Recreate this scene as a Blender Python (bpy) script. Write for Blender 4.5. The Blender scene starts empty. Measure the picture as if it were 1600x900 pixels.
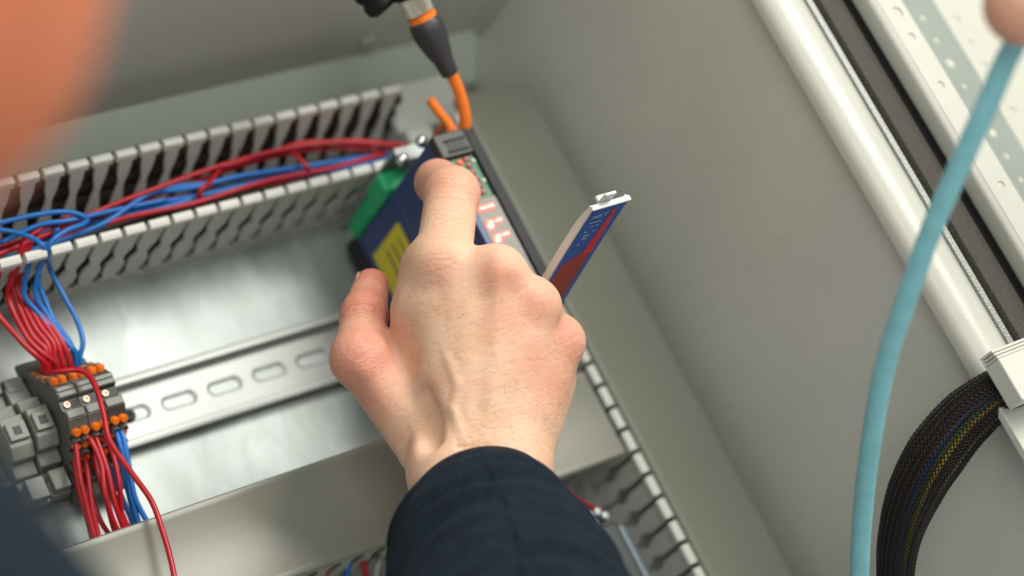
import bpy, math, random
import numpy as np
from math import sin, cos, pi, radians
from mathutils import Matrix, Vector
random.seed(7); rng = np.random.default_rng(7)
S = 0.001                      # everything below is written in millimetres
scn = bpy.context.scene; COL = scn.collection

# ------------------------------------------------------------------ camera
F = 3400.0
CAM = np.array([-450.966, -306.644, 917.920])
R = np.array([[0.8020, -0.4459, 0.3974], [-0.2471, -0.8534, -0.4589], [0.5438, 0.2698, -0.7946]])
u_, _, v_ = np.linalg.svd(R); R = u_ @ v_
cd = bpy.data.cameras.new('camera'); cam = bpy.data.objects.new('camera', cd); COL.objects.link(cam)
cd.sensor_width = 36; cd.lens = F / 1600 * 36; cd.clip_start = 0.02; cd.clip_end = 30
M = Matrix((tuple(R[0]), tuple(-R[1]), tuple(-R[2]))).transposed().to_4x4()
M.translation = Vector(CAM * S); cam.matrix_world = M
cd.dof.use_dof = True; cd.dof.focus_distance = 0.938; cd.dof.aperture_fstop = 3.9; cd.dof.aperture_blades = 0
scn.camera = cam
# ------------------------------------------------------------------ world, lamps, exposure
w = bpy.data.worlds.new('World'); scn.world = w; w.use_nodes = True
bg = w.node_tree.nodes['Background']; bg.inputs[0].default_value = (0.96, 1.0, 0.93, 1); bg.inputs[1].default_value = 0.43
def area(name, loc, target, sx, sy, power, col):
    l = bpy.data.lights.new(name, 'AREA'); l.shape = 'RECTANGLE'; l.size = sx * S; l.size_y = sy * S; l.energy = power; l.color = col
    o = bpy.data.objects.new(name, l); COL.objects.link(o); o.location = Vector(loc) * S
    d = Vector(target) * S - o.location; o.rotation_euler = d.to_track_quat('-Z', 'Y').to_euler(); return o
area('ceiling_light', (680, 520, 1520), (60, 0, 0), 950, 560, 22.5, (1.0, 0.97, 0.90))
area('ceiling_light', (-560, -60, 1750), (60, 0, 60), 900, 600, 7.0, (0.97, 1.0, 0.92))
scn.view_settings.view_transform = 'Standard'; scn.view_settings.look = 'None'
scn.view_settings.exposure = 0.28; scn.view_settings.gamma = 1; scn.view_settings.use_curve_mapping = False
scn.render.engine = 'CYCLES'; scn.render.resolution_x = 1024; scn.render.resolution_y = 576

# ------------------------------------------------------------------ materials
def mat(name, col, rough=.5, metal=0., noise=0., nscale=60., bump=0., bscale=300., sss=0., emit=None, spec=.5, coat=0., col2=None, stretch=None):
    m = bpy.data.materials.new(name); m.use_nodes = True; nt = m.node_tree; b = nt.nodes['Principled BSDF']
    b.inputs['Base Color'].default_value = (*col, 1); b.inputs['Roughness'].default_value = rough; b.inputs['Metallic'].default_value = metal
    b.inputs['Specular IOR Level'].default_value = spec; b.inputs['Coat Weight'].default_value = coat
    tc = nt.nodes.new('ShaderNodeTexCoord'); mp = nt.nodes.new('ShaderNodeMapping'); nt.links.new(tc.outputs['Object'], mp.inputs[0])
    if stretch: mp.inputs['Scale'].default_value = stretch
    if noise:
        n = nt.nodes.new('ShaderNodeTexNoise'); n.inputs['Scale'].default_value = nscale; n.inputs['Detail'].default_value = 6
        nt.links.new(mp.outputs[0], n.inputs['Vector'])
        r = nt.nodes.new('ShaderNodeValToRGB'); nt.links.new(n.outputs[0], r.inputs[0])
        c2 = col2 or tuple(c * (1 - noise) for c in col); c1 = tuple(min(1, c * (1 + noise * .5)) for c in col)
        r.color_ramp.elements[0].position = .34; r.color_ramp.elements[1].position = .66
        r.color_ramp.elements[0].color = (*c2, 1); r.color_ramp.elements[1].color = (*c1, 1)
        nt.links.new(r.outputs[0], b.inputs['Base Color'])
        mr = nt.nodes.new('ShaderNodeMapRange'); mr.inputs[3].default_value = rough * .85; mr.inputs[4].default_value = min(1, rough * 1.2)
        nt.links.new(n.outputs[0], mr.inputs[0]); nt.links.new(mr.outputs[0], b.inputs['Roughness'])
    if bump:
        n2 = nt.nodes.new('ShaderNodeTexNoise'); n2.inputs['Scale'].default_value = bscale; n2.inputs['Detail'].default_value = 3
        nt.links.new(mp.outputs[0], n2.inputs['Vector'])
        bp = nt.nodes.new('ShaderNodeBump'); bp.inputs['Strength'].default_value = bump; bp.inputs['Distance'].default_value = .0005
        nt.links.new(n2.outputs[0], bp.inputs['Height']); nt.links.new(bp.outputs[0], b.inputs['Normal'])
    if sss:
        b.inputs['Subsurface Weight'].default_value = sss; b.inputs['Subsurface Radius'].default_value = (1, .35, .2); b.inputs['Subsurface Scale'].default_value = .004
    if emit:
        b.inputs['Emission Color'].default_value = (*emit[0], 1); b.inputs['Emission Strength'].default_value = emit[1]
    return m
PAINT = mat('cabinet_paint', (.66, .66, .60), .28, noise=.07, nscale=9, bump=.10, bscale=1100)
LIP = mat('light_paint', (.52, .515, .46), .30, noise=.04, nscale=20, bump=.15, bscale=900)
CREAM = mat('cream_paint', (.53, .52, .45), .4, noise=.03, nscale=6, bump=.08, bscale=1200)
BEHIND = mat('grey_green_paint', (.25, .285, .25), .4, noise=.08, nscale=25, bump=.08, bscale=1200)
REFL = mat('reflected_band_tone', (.66, .72, .64), .5, noise=.05, nscale=10)  # pale tone stands in for plate light reflected on the top wall
GALV = mat('galvanised_steel', (.45, .50, .495), .48, .55, noise=.34, nscale=30, bump=.2, bscale=140, stretch=(1.0, .45, 1))
ZINC = mat('zinc_rail', (.42, .43, .42), .46, .5, noise=.16, nscale=30, bump=.03, bscale=400, stretch=(.15, 1, 1))
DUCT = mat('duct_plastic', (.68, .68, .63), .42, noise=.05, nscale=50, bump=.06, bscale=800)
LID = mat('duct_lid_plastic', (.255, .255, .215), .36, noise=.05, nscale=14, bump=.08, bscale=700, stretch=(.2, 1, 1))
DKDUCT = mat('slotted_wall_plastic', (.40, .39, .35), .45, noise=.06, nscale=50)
REDW = mat('red_insulation', (.48, .008, .018), .34, noise=.10, nscale=80)
BLUEW = mat('blue_insulation', (.012, .17, .56), .34, noise=.10, nscale=80)
ORANGEC = mat('orange_cable', (.90, .21, .02), .38, noise=.06, nscale=80)
CYANC = mat('cyan_cable', (.27, .62, .70), .5, noise=.10, nscale=120, bump=.4, bscale=500, col2=(.24, .56, .64))
BLACKP = mat('black_plastic', (.011, .011, .012), .5, spec=.3, noise=.2, nscale=80, bump=.1)
DARKP = mat('slot_shade_and_wire_brown', (.05, .032, .03), .5, noise=.2)  # brown of the added slot-darkening cables, and of the deep duct wires
MODB = mat('navy_blue_housing', (.030, .055, .17), .36, noise=.08, nscale=40)
MODF = mat('module_front_grey', (.20, .20, .17), .4, noise=.06, nscale=60)
PCB = mat('green_circuit', (.03, .16, .07), .4, noise=.25, nscale=300)
GREENC = mat('green_connector', (.02, .42, .17), .42, noise=.08, nscale=100)
YELL = mat('yellow_label', (.85, .70, .03), .45, noise=.06, nscale=60)
INK = mat('label_ink', (.20, .17, .06), .5)
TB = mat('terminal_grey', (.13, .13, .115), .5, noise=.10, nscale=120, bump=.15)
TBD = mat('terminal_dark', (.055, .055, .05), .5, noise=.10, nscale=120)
TBL = mat('bracket_grey', (.24, .245, .225), .5, noise=.08, nscale=120, bump=.1)
ORB = mat('orange_button', (.90, .19, .01), .35, noise=.05, nscale=150)
COPPER = mat('test_contact', (.45, .27, .20), .4, .8)
STEEL = mat('bright_steel', (.75, .76, .76), .18, 1., bump=.05)
KNURL = mat('knurled_nickel', (.62, .58, .50), .3, .9, bump=.6, bscale=1500)
GASK = mat('foam_gasket', (.050, .041, .033), .62, noise=.35, nscale=900, bump=1.0, bscale=1300, col2=(.03, .024, .019))
RUB = mat('black_seal', (.012, .012, .011), .5)
GLASSY = mat('seal_lip_grey', (.20, .22, .19), .25, noise=.25, nscale=700, bump=.4, bscale=900)
CLEAR = mat('frosted_plastic', (.60, .63, .62), .28)
PBLUE = mat('printed_blue', (.008, .085, .40), .32)
PRED = mat('printed_red', (.30, .030, .022), .35)
PRED2 = mat('printed_bright_red', (.62, .015, .03), .35)
PWHITE = mat('printed_white', (.42, .50, .62), .4)
LEDR = mat('lit_red_segment', (1, .2, .12), .4, emit=((1, .30, .26), 2.2))
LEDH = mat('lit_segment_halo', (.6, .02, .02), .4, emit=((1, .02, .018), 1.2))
LEDD = mat('led_red_dim', (.28, .005, .01), .3)
LEDP = mat('led_pink', (.6, .12, .10), .3, emit=((1, .12, .08), .35))
CHIP = mat('chip_white', (.5, .5, .46), .4)
DEVB = mat('device_graphite', (.035, .042, .045), .4, noise=.1)
DEVE = mat('device_blue_grey_edge', (.13, .17, .21), .35, noise=.1)
BRAID = mat('braid_strand', (.010, .008, .0075), .34, spec=.45)
WBLK = mat('black_wire', (.02, .013, .014), .4); WMAR = mat('maroon_wire', (.09, .008, .011), .4)
WYEL = mat('yellow_wire', (.80, .50, .01), .4); WGRN = mat('green_wire', (.035, .12, .015), .4); WBLU = mat('cobalt_wire', (.018, .07, .30), .4)
CLIP = mat('clip_plastic', (.60, .59, .53), .4, noise=.03)
NAIL = mat('finger_nail', (.62, .36, .29), .25, sss=.3)
HAIR = mat('brown_hair', (.06, .03, .015), .5)

def skin_mat(name, base, red, pale, deep=(.86, .24, .11)):
    m = bpy.data.materials.new(name); m.use_nodes = True; nt = m.node_tree; b = nt.nodes['Principled BSDF']; N = nt.nodes.new; L = nt.links.new
    at = N('ShaderNodeAttribute'); at.attribute_name = 'flush'
    tc = N('ShaderNodeTexCoord')
    n = N('ShaderNodeTexNoise'); n.inputs['Scale'].default_value = 55; n.inputs['Detail'].default_value = 5; L(tc.outputs['Object'], n.inputs['Vector'])
    n3 = N('ShaderNodeTexNoise'); n3.inputs['Scale'].default_value = 420; n3.inputs['Detail'].default_value = 4; L(tc.outputs['Object'], n3.inputs['Vector'])
    mx = N('ShaderNodeMix'); mx.data_type = 'RGBA'; mx.inputs[6].default_value = (*base, 1); mx.inputs[7].default_value = (*pale, 1)
    r = N('ShaderNodeMapRange'); r.inputs[1].default_value = .35; r.inputs[2].default_value = .65; L(n.outputs[0], r.inputs[0]); L(r.outputs[0], mx.inputs[0])
    m2 = N('ShaderNodeMix'); m2.data_type = 'RGBA'; L(mx.outputs[2], m2.inputs[6]); m2.inputs[7].default_value = (*red, 1)
    ml = N('ShaderNodeMath'); ml.operation = 'MULTIPLY'; L(at.outputs['Fac'], ml.inputs[0])
    r3 = N('ShaderNodeMapRange'); r3.inputs[1].default_value = .3; r3.inputs[2].default_value = .7; r3.inputs[3].default_value = .85; r3.inputs[4].default_value = 1.12; L(n3.outputs[0], r3.inputs[0]); L(r3.outputs[0], ml.inputs[1])
    L(ml.outputs[0], m2.inputs[0]); dp = N('ShaderNodeMapRange'); dp.inputs[1].default_value = 1.; dp.inputs[2].default_value = 2.; L(at.outputs['Fac'], dp.inputs[0])
    md = N('ShaderNodeMix'); md.data_type = 'RGBA'; L(dp.outputs[0], md.inputs[0]); L(m2.outputs[2], md.inputs[6]); md.inputs[7].default_value = (*deep, 1)
    # tiny freckles and hair pores
    n9 = N('ShaderNodeTexNoise'); n9.inputs['Scale'].default_value = 38; n9.inputs['Detail'].default_value = 3; L(tc.outputs['Object'], n9.inputs['Vector'])
    r9 = N('ShaderNodeMapRange'); r9.inputs[1].default_value = .42; r9.inputs[2].default_value = .72; r9.inputs[4].default_value = .26; L(n9.outputs[0], r9.inputs[0])
    a9 = N('ShaderNodeMath'); a9.operation = 'MAXIMUM'; L(ml.outputs[0], a9.inputs[0]); L(r9.outputs[0], a9.inputs[1]); L(a9.outputs[0], m2.inputs[0])
    v = N('ShaderNodeTexVoronoi'); v.inputs['Scale'].default_value = 260; L(tc.outputs['Object'], v.inputs['Vector'])
    fr = N('ShaderNodeMapRange'); fr.inputs[1].default_value = .06; fr.inputs[2].default_value = .14; fr.inputs[3].default_value = .22; fr.inputs[4].default_value = 0.; L(v.outputs['Distance'], fr.inputs[0])
    m3 = N('ShaderNodeMix'); m3.data_type = 'RGBA'; L(fr.outputs[0], m3.inputs[0]); L(md.outputs[2], m3.inputs[6]); m3.inputs[7].default_value = (.30, .13, .08, 1)
    L(m3.outputs[2], b.inputs['Base Color'])
    b.inputs['Roughness'].default_value = .46; b.inputs['Specular IOR Level'].default_value = .42
    b.inputs['Subsurface Weight'].default_value = .35; b.inputs['Subsurface Radius'].default_value = (1, .32, .16); b.inputs['Subsurface Scale'].default_value = .0035
    # skin relief: fine cells, fine lines across
    v2 = N('ShaderNodeTexVoronoi'); v2.feature = 'DISTANCE_TO_EDGE'; v2.inputs['Scale'].default_value = 1100; L(tc.outputs['Object'], v2.inputs['Vector'])
    mpp = N('ShaderNodeMapping'); mpp.inputs['Rotation'].default_value = (0, 0, radians(-28)); mpp.inputs['Scale'].default_value = (.35, 1.6, 1); L(tc.outputs['Object'], mpp.inputs[0])
    n4 = N('ShaderNodeTexNoise'); n4.inputs['Scale'].default_value = 330; n4.inputs['Detail'].default_value = 5; n4.inputs['Roughness'].default_value = .65; L(mpp.outputs[0], n4.inputs['Vector'])
    b1 = N('ShaderNodeBump'); b1.inputs['Strength'].default_value = .35; b1.inputs['Distance'].default_value = .00025; L(v2.outputs[0], b1.inputs['Height'])
    b2 = N('ShaderNodeBump'); b2.inputs['Strength'].default_value = .55; b2.inputs['Distance'].default_value = .0009; L(n4.outputs[0], b2.inputs['Height']); L(b1.outputs[0], b2.inputs['Normal'])
    ca = N('ShaderNodeAttribute'); ca.attribute_name = 'crease'; cm = N('ShaderNodeAttribute'); cm.attribute_name = 'crease_mask'
    n5 = N('ShaderNodeTexNoise'); n5.inputs['Scale'].default_value = 190; n5.inputs['Detail'].default_value = 3; L(tc.outputs['Object'], n5.inputs['Vector'])
    ma = N('ShaderNodeMath'); ma.operation = 'MULTIPLY_ADD'; ma.inputs[1].default_value = 9.; L(n5.outputs[0], ma.inputs[0]); L(ca.outputs['Fac'], ma.inputs[2])
    sn = N('ShaderNodeMath'); sn.operation = 'SINE'; L(ma.outputs[0], sn.inputs[0]); ab = N('ShaderNodeMath'); ab.operation = 'ABSOLUTE'; L(sn.outputs[0], ab.inputs[0])
    pw = N('ShaderNodeMath'); pw.operation = 'POWER'; pw.inputs[1].default_value = .5; L(ab.outputs[0], pw.inputs[0]); mm = N('ShaderNodeMath'); mm.operation = 'MULTIPLY'; L(pw.outputs[0], mm.inputs[0]); L(cm.outputs['Fac'], mm.inputs[1])
    b3 = N('ShaderNodeBump'); b3.inputs['Strength'].default_value = .8; b3.inputs['Distance'].default_value = .0007; L(mm.outputs[0], b3.inputs['Height']); L(b2.outputs[0], b3.inputs['Normal'])
    L(b3.outputs[0], b.inputs['Normal']); return m
SKIN = skin_mat('skin', (.79, .485, .325), (.69, .26, .185), (.85, .575, .41))
def cloth_mat():
    m = mat('navy_jersey', (.0078, .0150, .0255), .9, noise=.35, nscale=140, sss=0); nt = m.node_tree; b = nt.nodes['Principled BSDF']; N = nt.nodes.new; L = nt.links.new
    uv = N('ShaderNodeAttribute'); uv.attribute_name = 'rib'
    wv = N('ShaderNodeMath'); wv.operation = 'SINE'; L(uv.outputs['Fac'], wv.inputs[0])
    tc = N('ShaderNodeTexCoord'); n = N('ShaderNodeTexNoise'); n.inputs['Scale'].default_value = 1800; L(tc.outputs['Object'], n.inputs['Vector'])
    ad = N('ShaderNodeMath'); ad.operation = 'MULTIPLY_ADD'; ad.inputs[1].default_value = .22; L(wv.outputs[0], ad.inputs[0]); L(n.outputs[0], ad.inputs[2])
    bp = N('ShaderNodeBump'); bp.inputs['Strength'].default_value = .8; bp.inputs['Distance'].default_value = .0005; L(ad.outputs[0], bp.inputs['Height']); L(bp.outputs[0], b.inputs['Normal'])
    b.inputs['Specular IOR Level'].default_value = .18; b.inputs['Sheen Weight'].default_value = .035; b.inputs['Sheen Roughness'].default_value = .5; b.inputs['Sheen Tint'].default_value = (.35, .5, .62, 1); return m
CLOTH = cloth_mat()

# ------------------------------------------------------------------ helpers
ORG = {}
def org(p):
    return ORG.get(p.name, np.zeros(3)) if p else np.zeros(3)
def thing(name, label, cat, loc, group=None, kind=None):
    o = bpy.data.objects.new(name, None); COL.objects.link(o); o.empty_display_size = .01
    o.location = Vector(loc) * S; ORG[o.name] = np.array(loc, float); tag(o, label, cat, group, kind); return o
def tag(o, label, cat, group=None, kind=None):
    if label: o['label'] = label
    if cat: o['category'] = cat
    if group: o['group'] = group
    if kind: o['kind'] = kind
    return o
def obj(name, vf, m, parent=None, smooth=False, bevel=0., mesh=None, base=None, auto=False, label=None):
    """vf = (verts in mm, faces). Origin: the parent's origin, or `base`."""
    v, f = vf; v = np.asarray(v, float)
    o0 = org(parent) if base is None else np.array(base, float)
    me = bpy.data.meshes.new(name); me.from_pydata(((v - o0) * S).tolist(), [], [tuple(map(int, q)) for q in f] if not isinstance(f, np.ndarray) else f.tolist())
    me.materials.append(m); me.validate()
    if smooth: me.shade_smooth()
    o = bpy.data.objects.new(name, me); COL.objects.link(o)
    if parent:
        o.parent = parent; o.location = Vector(o0 - org(parent)) * S
    else: o.location = Vector(o0) * S
    ORG[o.name] = o0
    if bevel:
        b = o.modifiers.new('bevel', 'BEVEL'); b.width = bevel * S; b.segments = 2; b.limit_method = 'ANGLE'; b.angle_limit = radians(35)
        me.shade_smooth(); 
        try: me.set_sharp_from_angle(angle=radians(35))
        except Exception: pass
        b.harden_normals = True
    elif auto:
        me.shade_smooth(); me.set_sharp_from_angle(angle=radians(40))
    if label: o['label'] = label
    return o
def inst(src, parent, off):
    o = src.copy(); COL.objects.link(o); o.parent = parent; o.location = src.location + Vector(off) * S; return o
def box(x0, x1, y0, y1, z0, z1):
    v = [(x, y, z) for z in (z0, z1) for y in (y0, y1) for x in (x0, x1)]
    return v, [(0, 2, 3, 1), (4, 5, 7, 6), (0, 1, 5, 4), (2, 6, 7, 3), (0, 4, 6, 2), (1, 3, 7, 5)]
def join(*vfs):
    V = []; Fc = []
    for v, f in vfs:
        n = len(V); V.extend([tuple(p) for p in v]); Fc.extend([tuple(i + n for i in q) for q in f])
    return V, Fc
def prism(poly, axis, a, b):
    """poly 2D list (other two axes in order), extruded along axis from a to b."""
    n = len(poly); V = []
    for t in (a, b):
        for p in poly:
            q = list(p); q.insert(axis, t); V.append(tuple(q))
    Fc = [tuple(range(n)), tuple(range(2 * n - 1, n - 1, -1))] + [(i, i + n, (i + 1) % n + n, (i + 1) % n) for i in range(n)]
    ar = sum(poly[i][0] * poly[(i + 1) % n][1] - poly[(i + 1) % n][0] * poly[i][1] for i in range(n))
    flip = (ar > 0) != (axis == 1)
    if b < a: flip = not flip
    # for axis 0/2 a counter-clockwise polygon at `a` must look backwards
    if flip: Fc = [q[::-1] for q in Fc]
    return V, Fc
def spline(P, n=8):
    P = np.array(P, float); Q = np.vstack([2 * P[0] - P[1], P, 2 * P[-1] - P[-2]]); out = []
    for i in range(1, len(Q) - 2):
        a, b, c, d = Q[i - 1:i + 3]
        for t in np.linspace(0, 1, n, endpoint=False):
            out.append(.5 * (2 * b + (c - a) * t + (2 * a - 5 * b + 4 * c - d) * t * t + (3 * b - a - 3 * c + d) * t ** 3))
    out.append(P[-1]); return np.array(out)
def frames(C):
    T = np.gradient(C, axis=0); T /= np.linalg.norm(T, axis=1)[:, None]
    n = np.cross(T[0], [0.31, .17, .93]); n /= np.linalg.norm(n); Nn = [n]
    for i in range(1, len(C)):
        n = Nn[-1] - T[i] * (Nn[-1] @ T[i]); Nn.append(n / np.linalg.norm(n))
    Nn = np.array(Nn); return T, Nn, np.cross(T, Nn)
def tube(C, r, k=10, caps=True):
    C = np.array(C, float); T, A, B = frames(C); r = np.broadcast_to(np.asarray(r, float), (len(C),))
    th = np.arange(k) * 2 * pi / k
    V = (C[:, None] + r[:, None, None] * (A[:, None] * np.cos(th)[None, :, None] + B[:, None] * np.sin(th)[None, :, None])).reshape(-1, 3)
    Fc = [(i * k + j, i * k + (j + 1) % k, (i + 1) * k + (j + 1) % k, (i + 1) * k + j) for i in range(len(C) - 1) for j in range(k)]
    if caps: Fc += [tuple(range(k - 1, -1, -1)), tuple((len(C) - 1) * k + j for j in range(k))]
    return V.tolist(), Fc
def lathe(a, d, prof, k=20):
    """profile [(dist along d, radius)] about the axis through a"""
    a = np.array(a, float); d = np.array(d, float); d /= np.linalg.norm(d)
    n = np.cross(d, [.3, .2, .9]); n /= np.linalg.norm(n); b = np.cross(d, n); V = []; Fc = []
    for s, r in prof:
        for j in range(k): V.append(a + d * s + r * (n * cos(2 * pi * j / k) + b * sin(2 * pi * j / k)))
    m = len(prof)
    for i in range(m - 1):
        for j in range(k): Fc.append((i * k + j, i * k + (j + 1) % k, (i + 1) * k + (j + 1) % k, (i + 1) * k + j))
    Fc += [tuple(range(k - 1, -1, -1)), tuple((m - 1) * k + j for j in range(k))]
    return V, Fc
def ray(px, py): return R.T @ np.array([(px - 800) / F, (py - 450) / F, 1.])
def at(px, py, z):                      # a point of the place at height z above the mounting plate
    d = ray(px, py); return CAM + d * (z - CAM[2]) / d[2]
def atd(px, py, d): return CAM + ray(px, py) * d

# signed distance modelling + surface nets
def seg(P, a, b, ra, rb):
    a = np.array(a, np.float32); b = np.array(b, np.float32); ab = b - a
    t = np.clip(((P - a) @ ab) / (ab @ ab), 0, 1); d = P - a - t[..., None] * ab
    return np.sqrt((d * d).sum(-1)) - (ra + (rb - ra) * t)
def ell(P, c, ax, r):
    q = (P - np.array(c, np.float32)) @ np.array(ax, np.float32).T / np.array(r, np.float32)
    return (np.sqrt((q * q).sum(-1)) - 1) * min(r)
def smin(a, b, k):
    h = np.clip(.5 + .5 * (b - a) / k, 0, 1); return b + (a - b) * h - k * h * (1 - h)
def smax(a, b, k): return -smin(-a, -b, k)
def grid(lo, hi, h):
    ax = [np.arange(lo[i], hi[i] + h, h, dtype=np.float32) for i in range(3)]
    return np.stack(np.meshgrid(*ax, indexing='ij'), -1)
def nets(D, lo, h):
    sh = np.array(D.shape) - 1; s = D < 0
    acc = np.zeros((*sh, 3), np.float32); cnt = np.zeros(sh, np.float32)
    for ax in range(3):
        o = [a for a in range(3) if a != ax]
        for i in (0, 1):
            for j in (0, 1):
                lo_ = [None] * 3; hi_ = [None] * 3
                lo_[ax] = slice(0, sh[ax]); hi_[ax] = slice(1, sh[ax] + 1)
                lo_[o[0]] = hi_[o[0]] = slice(i, sh[o[0]] + i); lo_[o[1]] = hi_[o[1]] = slice(j, sh[o[1]] + j)
                a = D[tuple(lo_)]; b = D[tuple(hi_)]; c = (a < 0) != (b < 0)
                t = np.where(c, a / np.where(c, a - b, 1), 0)
                acc[..., ax] += np.where(c, t, 0); acc[..., o[0]] += c * i; acc[..., o[1]] += c * j; cnt += c
    act = cnt > 0; idx = -np.ones(sh, int); idx[act] = np.arange(act.sum())
    g = np.argwhere(act); V = (g + acc[act] / cnt[act][:, None]) * h + np.array(lo)
    Q = []
    for ax in range(3):
        o = [(ax + 1) % 3, (ax + 2) % 3]
        a = [slice(0, n) for n in sh]; b = list(a); a[ax] = slice(0, sh[ax]); b[ax] = slice(1, sh[ax] + 1)
        a[o[0]] = b[o[0]] = slice(1, sh[o[0]]); a[o[1]] = b[o[1]] = slice(1, sh[o[1]])
        A = s[tuple(a)]; B = s[tuple(b)]; e = np.argwhere(A != B)
        p = e.copy(); p[:, o[0]] += 1; p[:, o[1]] += 1
        def I(d0, d1):
            q = p.copy(); q[:, o[0]] -= d0; q[:, o[1]] -= d1; return idx[q[:, 0], q[:, 1], q[:, 2]]
        q = np.stack([I(1, 1), I(0, 1), I(0, 0), I(1, 0)], 1); inside = A[tuple(e.T)]
        q[~inside] = q[~inside][:, ::-1]; Q.append(q)
    Q = np.vstack(Q); return V, Q[(Q >= 0).all(1)]

nt = PAINT.node_tree; bs = nt.nodes['Principled BSDF']
t_ = nt.nodes.new('ShaderNodeTexCoord'); m_ = nt.nodes.new('ShaderNodeMapping'); m_.inputs['Scale'].default_value = (1, 3.5, .7); m_.inputs['Rotation'].default_value = (.5, 0, .2); nt.links.new(t_.outputs['Object'], m_.inputs[0])
n_ = nt.nodes.new('ShaderNodeTexNoise'); n_.inputs['Scale'].default_value = 11; n_.inputs['Detail'].default_value = 7; n_.inputs['Roughness'].default_value = .7; nt.links.new(m_.outputs[0], n_.inputs['Vector'])
r_ = nt.nodes.new('ShaderNodeMapRange'); r_.inputs[1].default_value = .35; r_.inputs[2].default_value = .7; r_.inputs[3].default_value = .24; r_.inputs[4].default_value = .36; nt.links.new(n_.outputs[0], r_.inputs[0]); nt.links.new(r_.outputs[0], bs.inputs['Roughness'])
# ------------------------------------------------------------------ cabinet
CAB = thing('electrical_cabinet', 'light grey painted steel cabinet that everything is mounted inside', 'cabinet', (0, 0, -25))
XS, UT = 220., 146.
U0 = -520
obj('back_panel', box(-560, XS + 2, U0, UT + 2, -24, -20), PAINT, CAB)
obj('side_panel', box(XS, XS + 2.5, U0, UT, -20, 228), PAINT, CAB)
obj('top_panel', box(-560, XS, UT, UT + 2.5, -20, 236), PAINT, CAB)
obj('reflected_band', prism([(UT - 19, -6), (UT - .3, -6), (UT - .3, 27), (UT - 18, 2.5), (UT - 19, 1)], 0, -560, XS - .2), REFL, CAB, bevel=.8)  # added sloped strip, shaped and coloured as a band of reflected light
obj('corner_bead', prism([(XS - .1, UT - 5), (XS - .1, UT - .1), (XS - 5, UT - .1), (XS - 3.6, UT - 3.4)], 2, 27, 236), LIP, CAB, auto=True)
lip = [(212.6, 229), (213, 233), (216.5, 236.5), (222, 238.2), (229, 238), (234, 236), (236.4, 232), (236.8, 222), (230, 220), (222.6, 219), (222.6, 228.5)]
obj('front_lip', prism([(x, z) for x, z in lip], 1, U0, UT - .5), LIP, CAB, auto=True)
obj('seal_lip', prism([(236.9, 221), (236.9, 231), (238.5, 233.5), (241, 234), (243.2, 231.5), (243.4, 221)], 1, U0, UT), GLASSY, CAB, auto=True)
obj('gasket', prism([(243.6, 220), (243.6, 230), (246, 233.5), (253, 234.5), (259, 233), (262, 229), (262, 220)], 1, U0, UT), GASK, CAB, auto=True)
obj('rubber_seal', prism([(262.2, 215), (262.2, 228), (263.6, 230.5), (265, 227.5), (266.2, 231.5), (268, 229), (268, 215)], 1, U0, UT), RUB, CAB, auto=True)
obj('channel', box(236.9, 269, U0, UT, 212, 214.8), RUB, CAB)
# hinged door lying open beyond the frame
DOOR = obj('door', box(286.5, 640, U0, UT + 60, 204, 207), CREAM, CAB, bevel=.6)
def holed_strip(x0, x1, z, t, xc, holes, u0, u1):
    """flat strip with round holes cut through; holes = [(u, r)]"""
    V = []; Fc = []; k = 24; hs = sorted(holes); cuts = [u0]
    for a, b in zip(hs[:-1], hs[1:]): cuts.append((a[0] + b[0]) / 2)
    cuts.append(u1)
    for (u, r), c0, c1 in zip(hs, cuts[:-1], cuts[1:]):
        n = len(V); ring = []; out = []
        for j in range(k):
            th = 2 * pi * (j + .5) / k; dx, du = cos(th), sin(th); ring.append((xc + r * dx, u + r * du))
            sx = ((x1 - xc) if dx > 0 else (xc - x0)) / max(abs(dx), 1e-6); su = ((c1 - u) if du > 0 else (u - c0)) / max(abs(du), 1e-6); q = min(sx, su)
            out.append([xc + q * dx, u + q * du])
        for cx, cu in ((x0, c0), (x0, c1), (x1, c0), (x1, c1)):
            j = min(range(k), key=lambda j: (out[j][0] - cx) ** 2 + (out[j][1] - cu) ** 2); out[j] = [cx, cu]
        for zz in (z, z - t):
            for p in out: V.append((p[0], p[1], zz))
            for p in ring: V.append((p[0], p[1], zz))
        for j in range(k):
            a, b = j, (j + 1) % k
            Fc.append((n + a, n + b, n + k + b, n + k + a)); Fc.append((n + 3 * k + a, n + 3 * k + b, n + 2 * k + b, n + 2 * k + a))
            Fc.append((n + k + a, n + k + b, n + 3 * k + b, n + 3 * k + a)); Fc.append((n + b, n + a, n + 2 * k + a, n + 2 * k + b))
    return V, Fc
hl = [(-2.5, 3.1), (-16, 2.0)] + [(-43.3 - 27.5 * k, 2.0) for k in range(9)] + [(24.5, 2.0), (52, 2.0), (79, 2.0), (106, 2.)]
obj('perforated_rail', holed_strip(271.5, 285.5, 240, .5, 278.8, hl, -300, UT), LIP, CAB)
obj('rail_fold', prism([(268.2, 214), (268.2, 237), (269.2, 238.8), (271.5, 239.7), (271.5, 238.2), (270, 237), (269.8, 214)], 1, -300, UT), LIP, CAB, auto=True)
obj('rail_edge', box(284.2, 285.5, -300, UT, 212, 238.6), LIP, CAB)
obj('rail_floor', box(272, 285, -300, UT, 238.9, 239.4), CREAM, CAB)
h2 = [(20 - 13.6 * k, 1.7 + 1.0 * (k % 3 == 0)) for k in range(24)]
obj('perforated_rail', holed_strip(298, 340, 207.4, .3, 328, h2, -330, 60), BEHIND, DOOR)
h3 = [(14 - 13.6 * k, 1.4 + .7 * (k % 2)) for k in range(24)]
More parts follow.
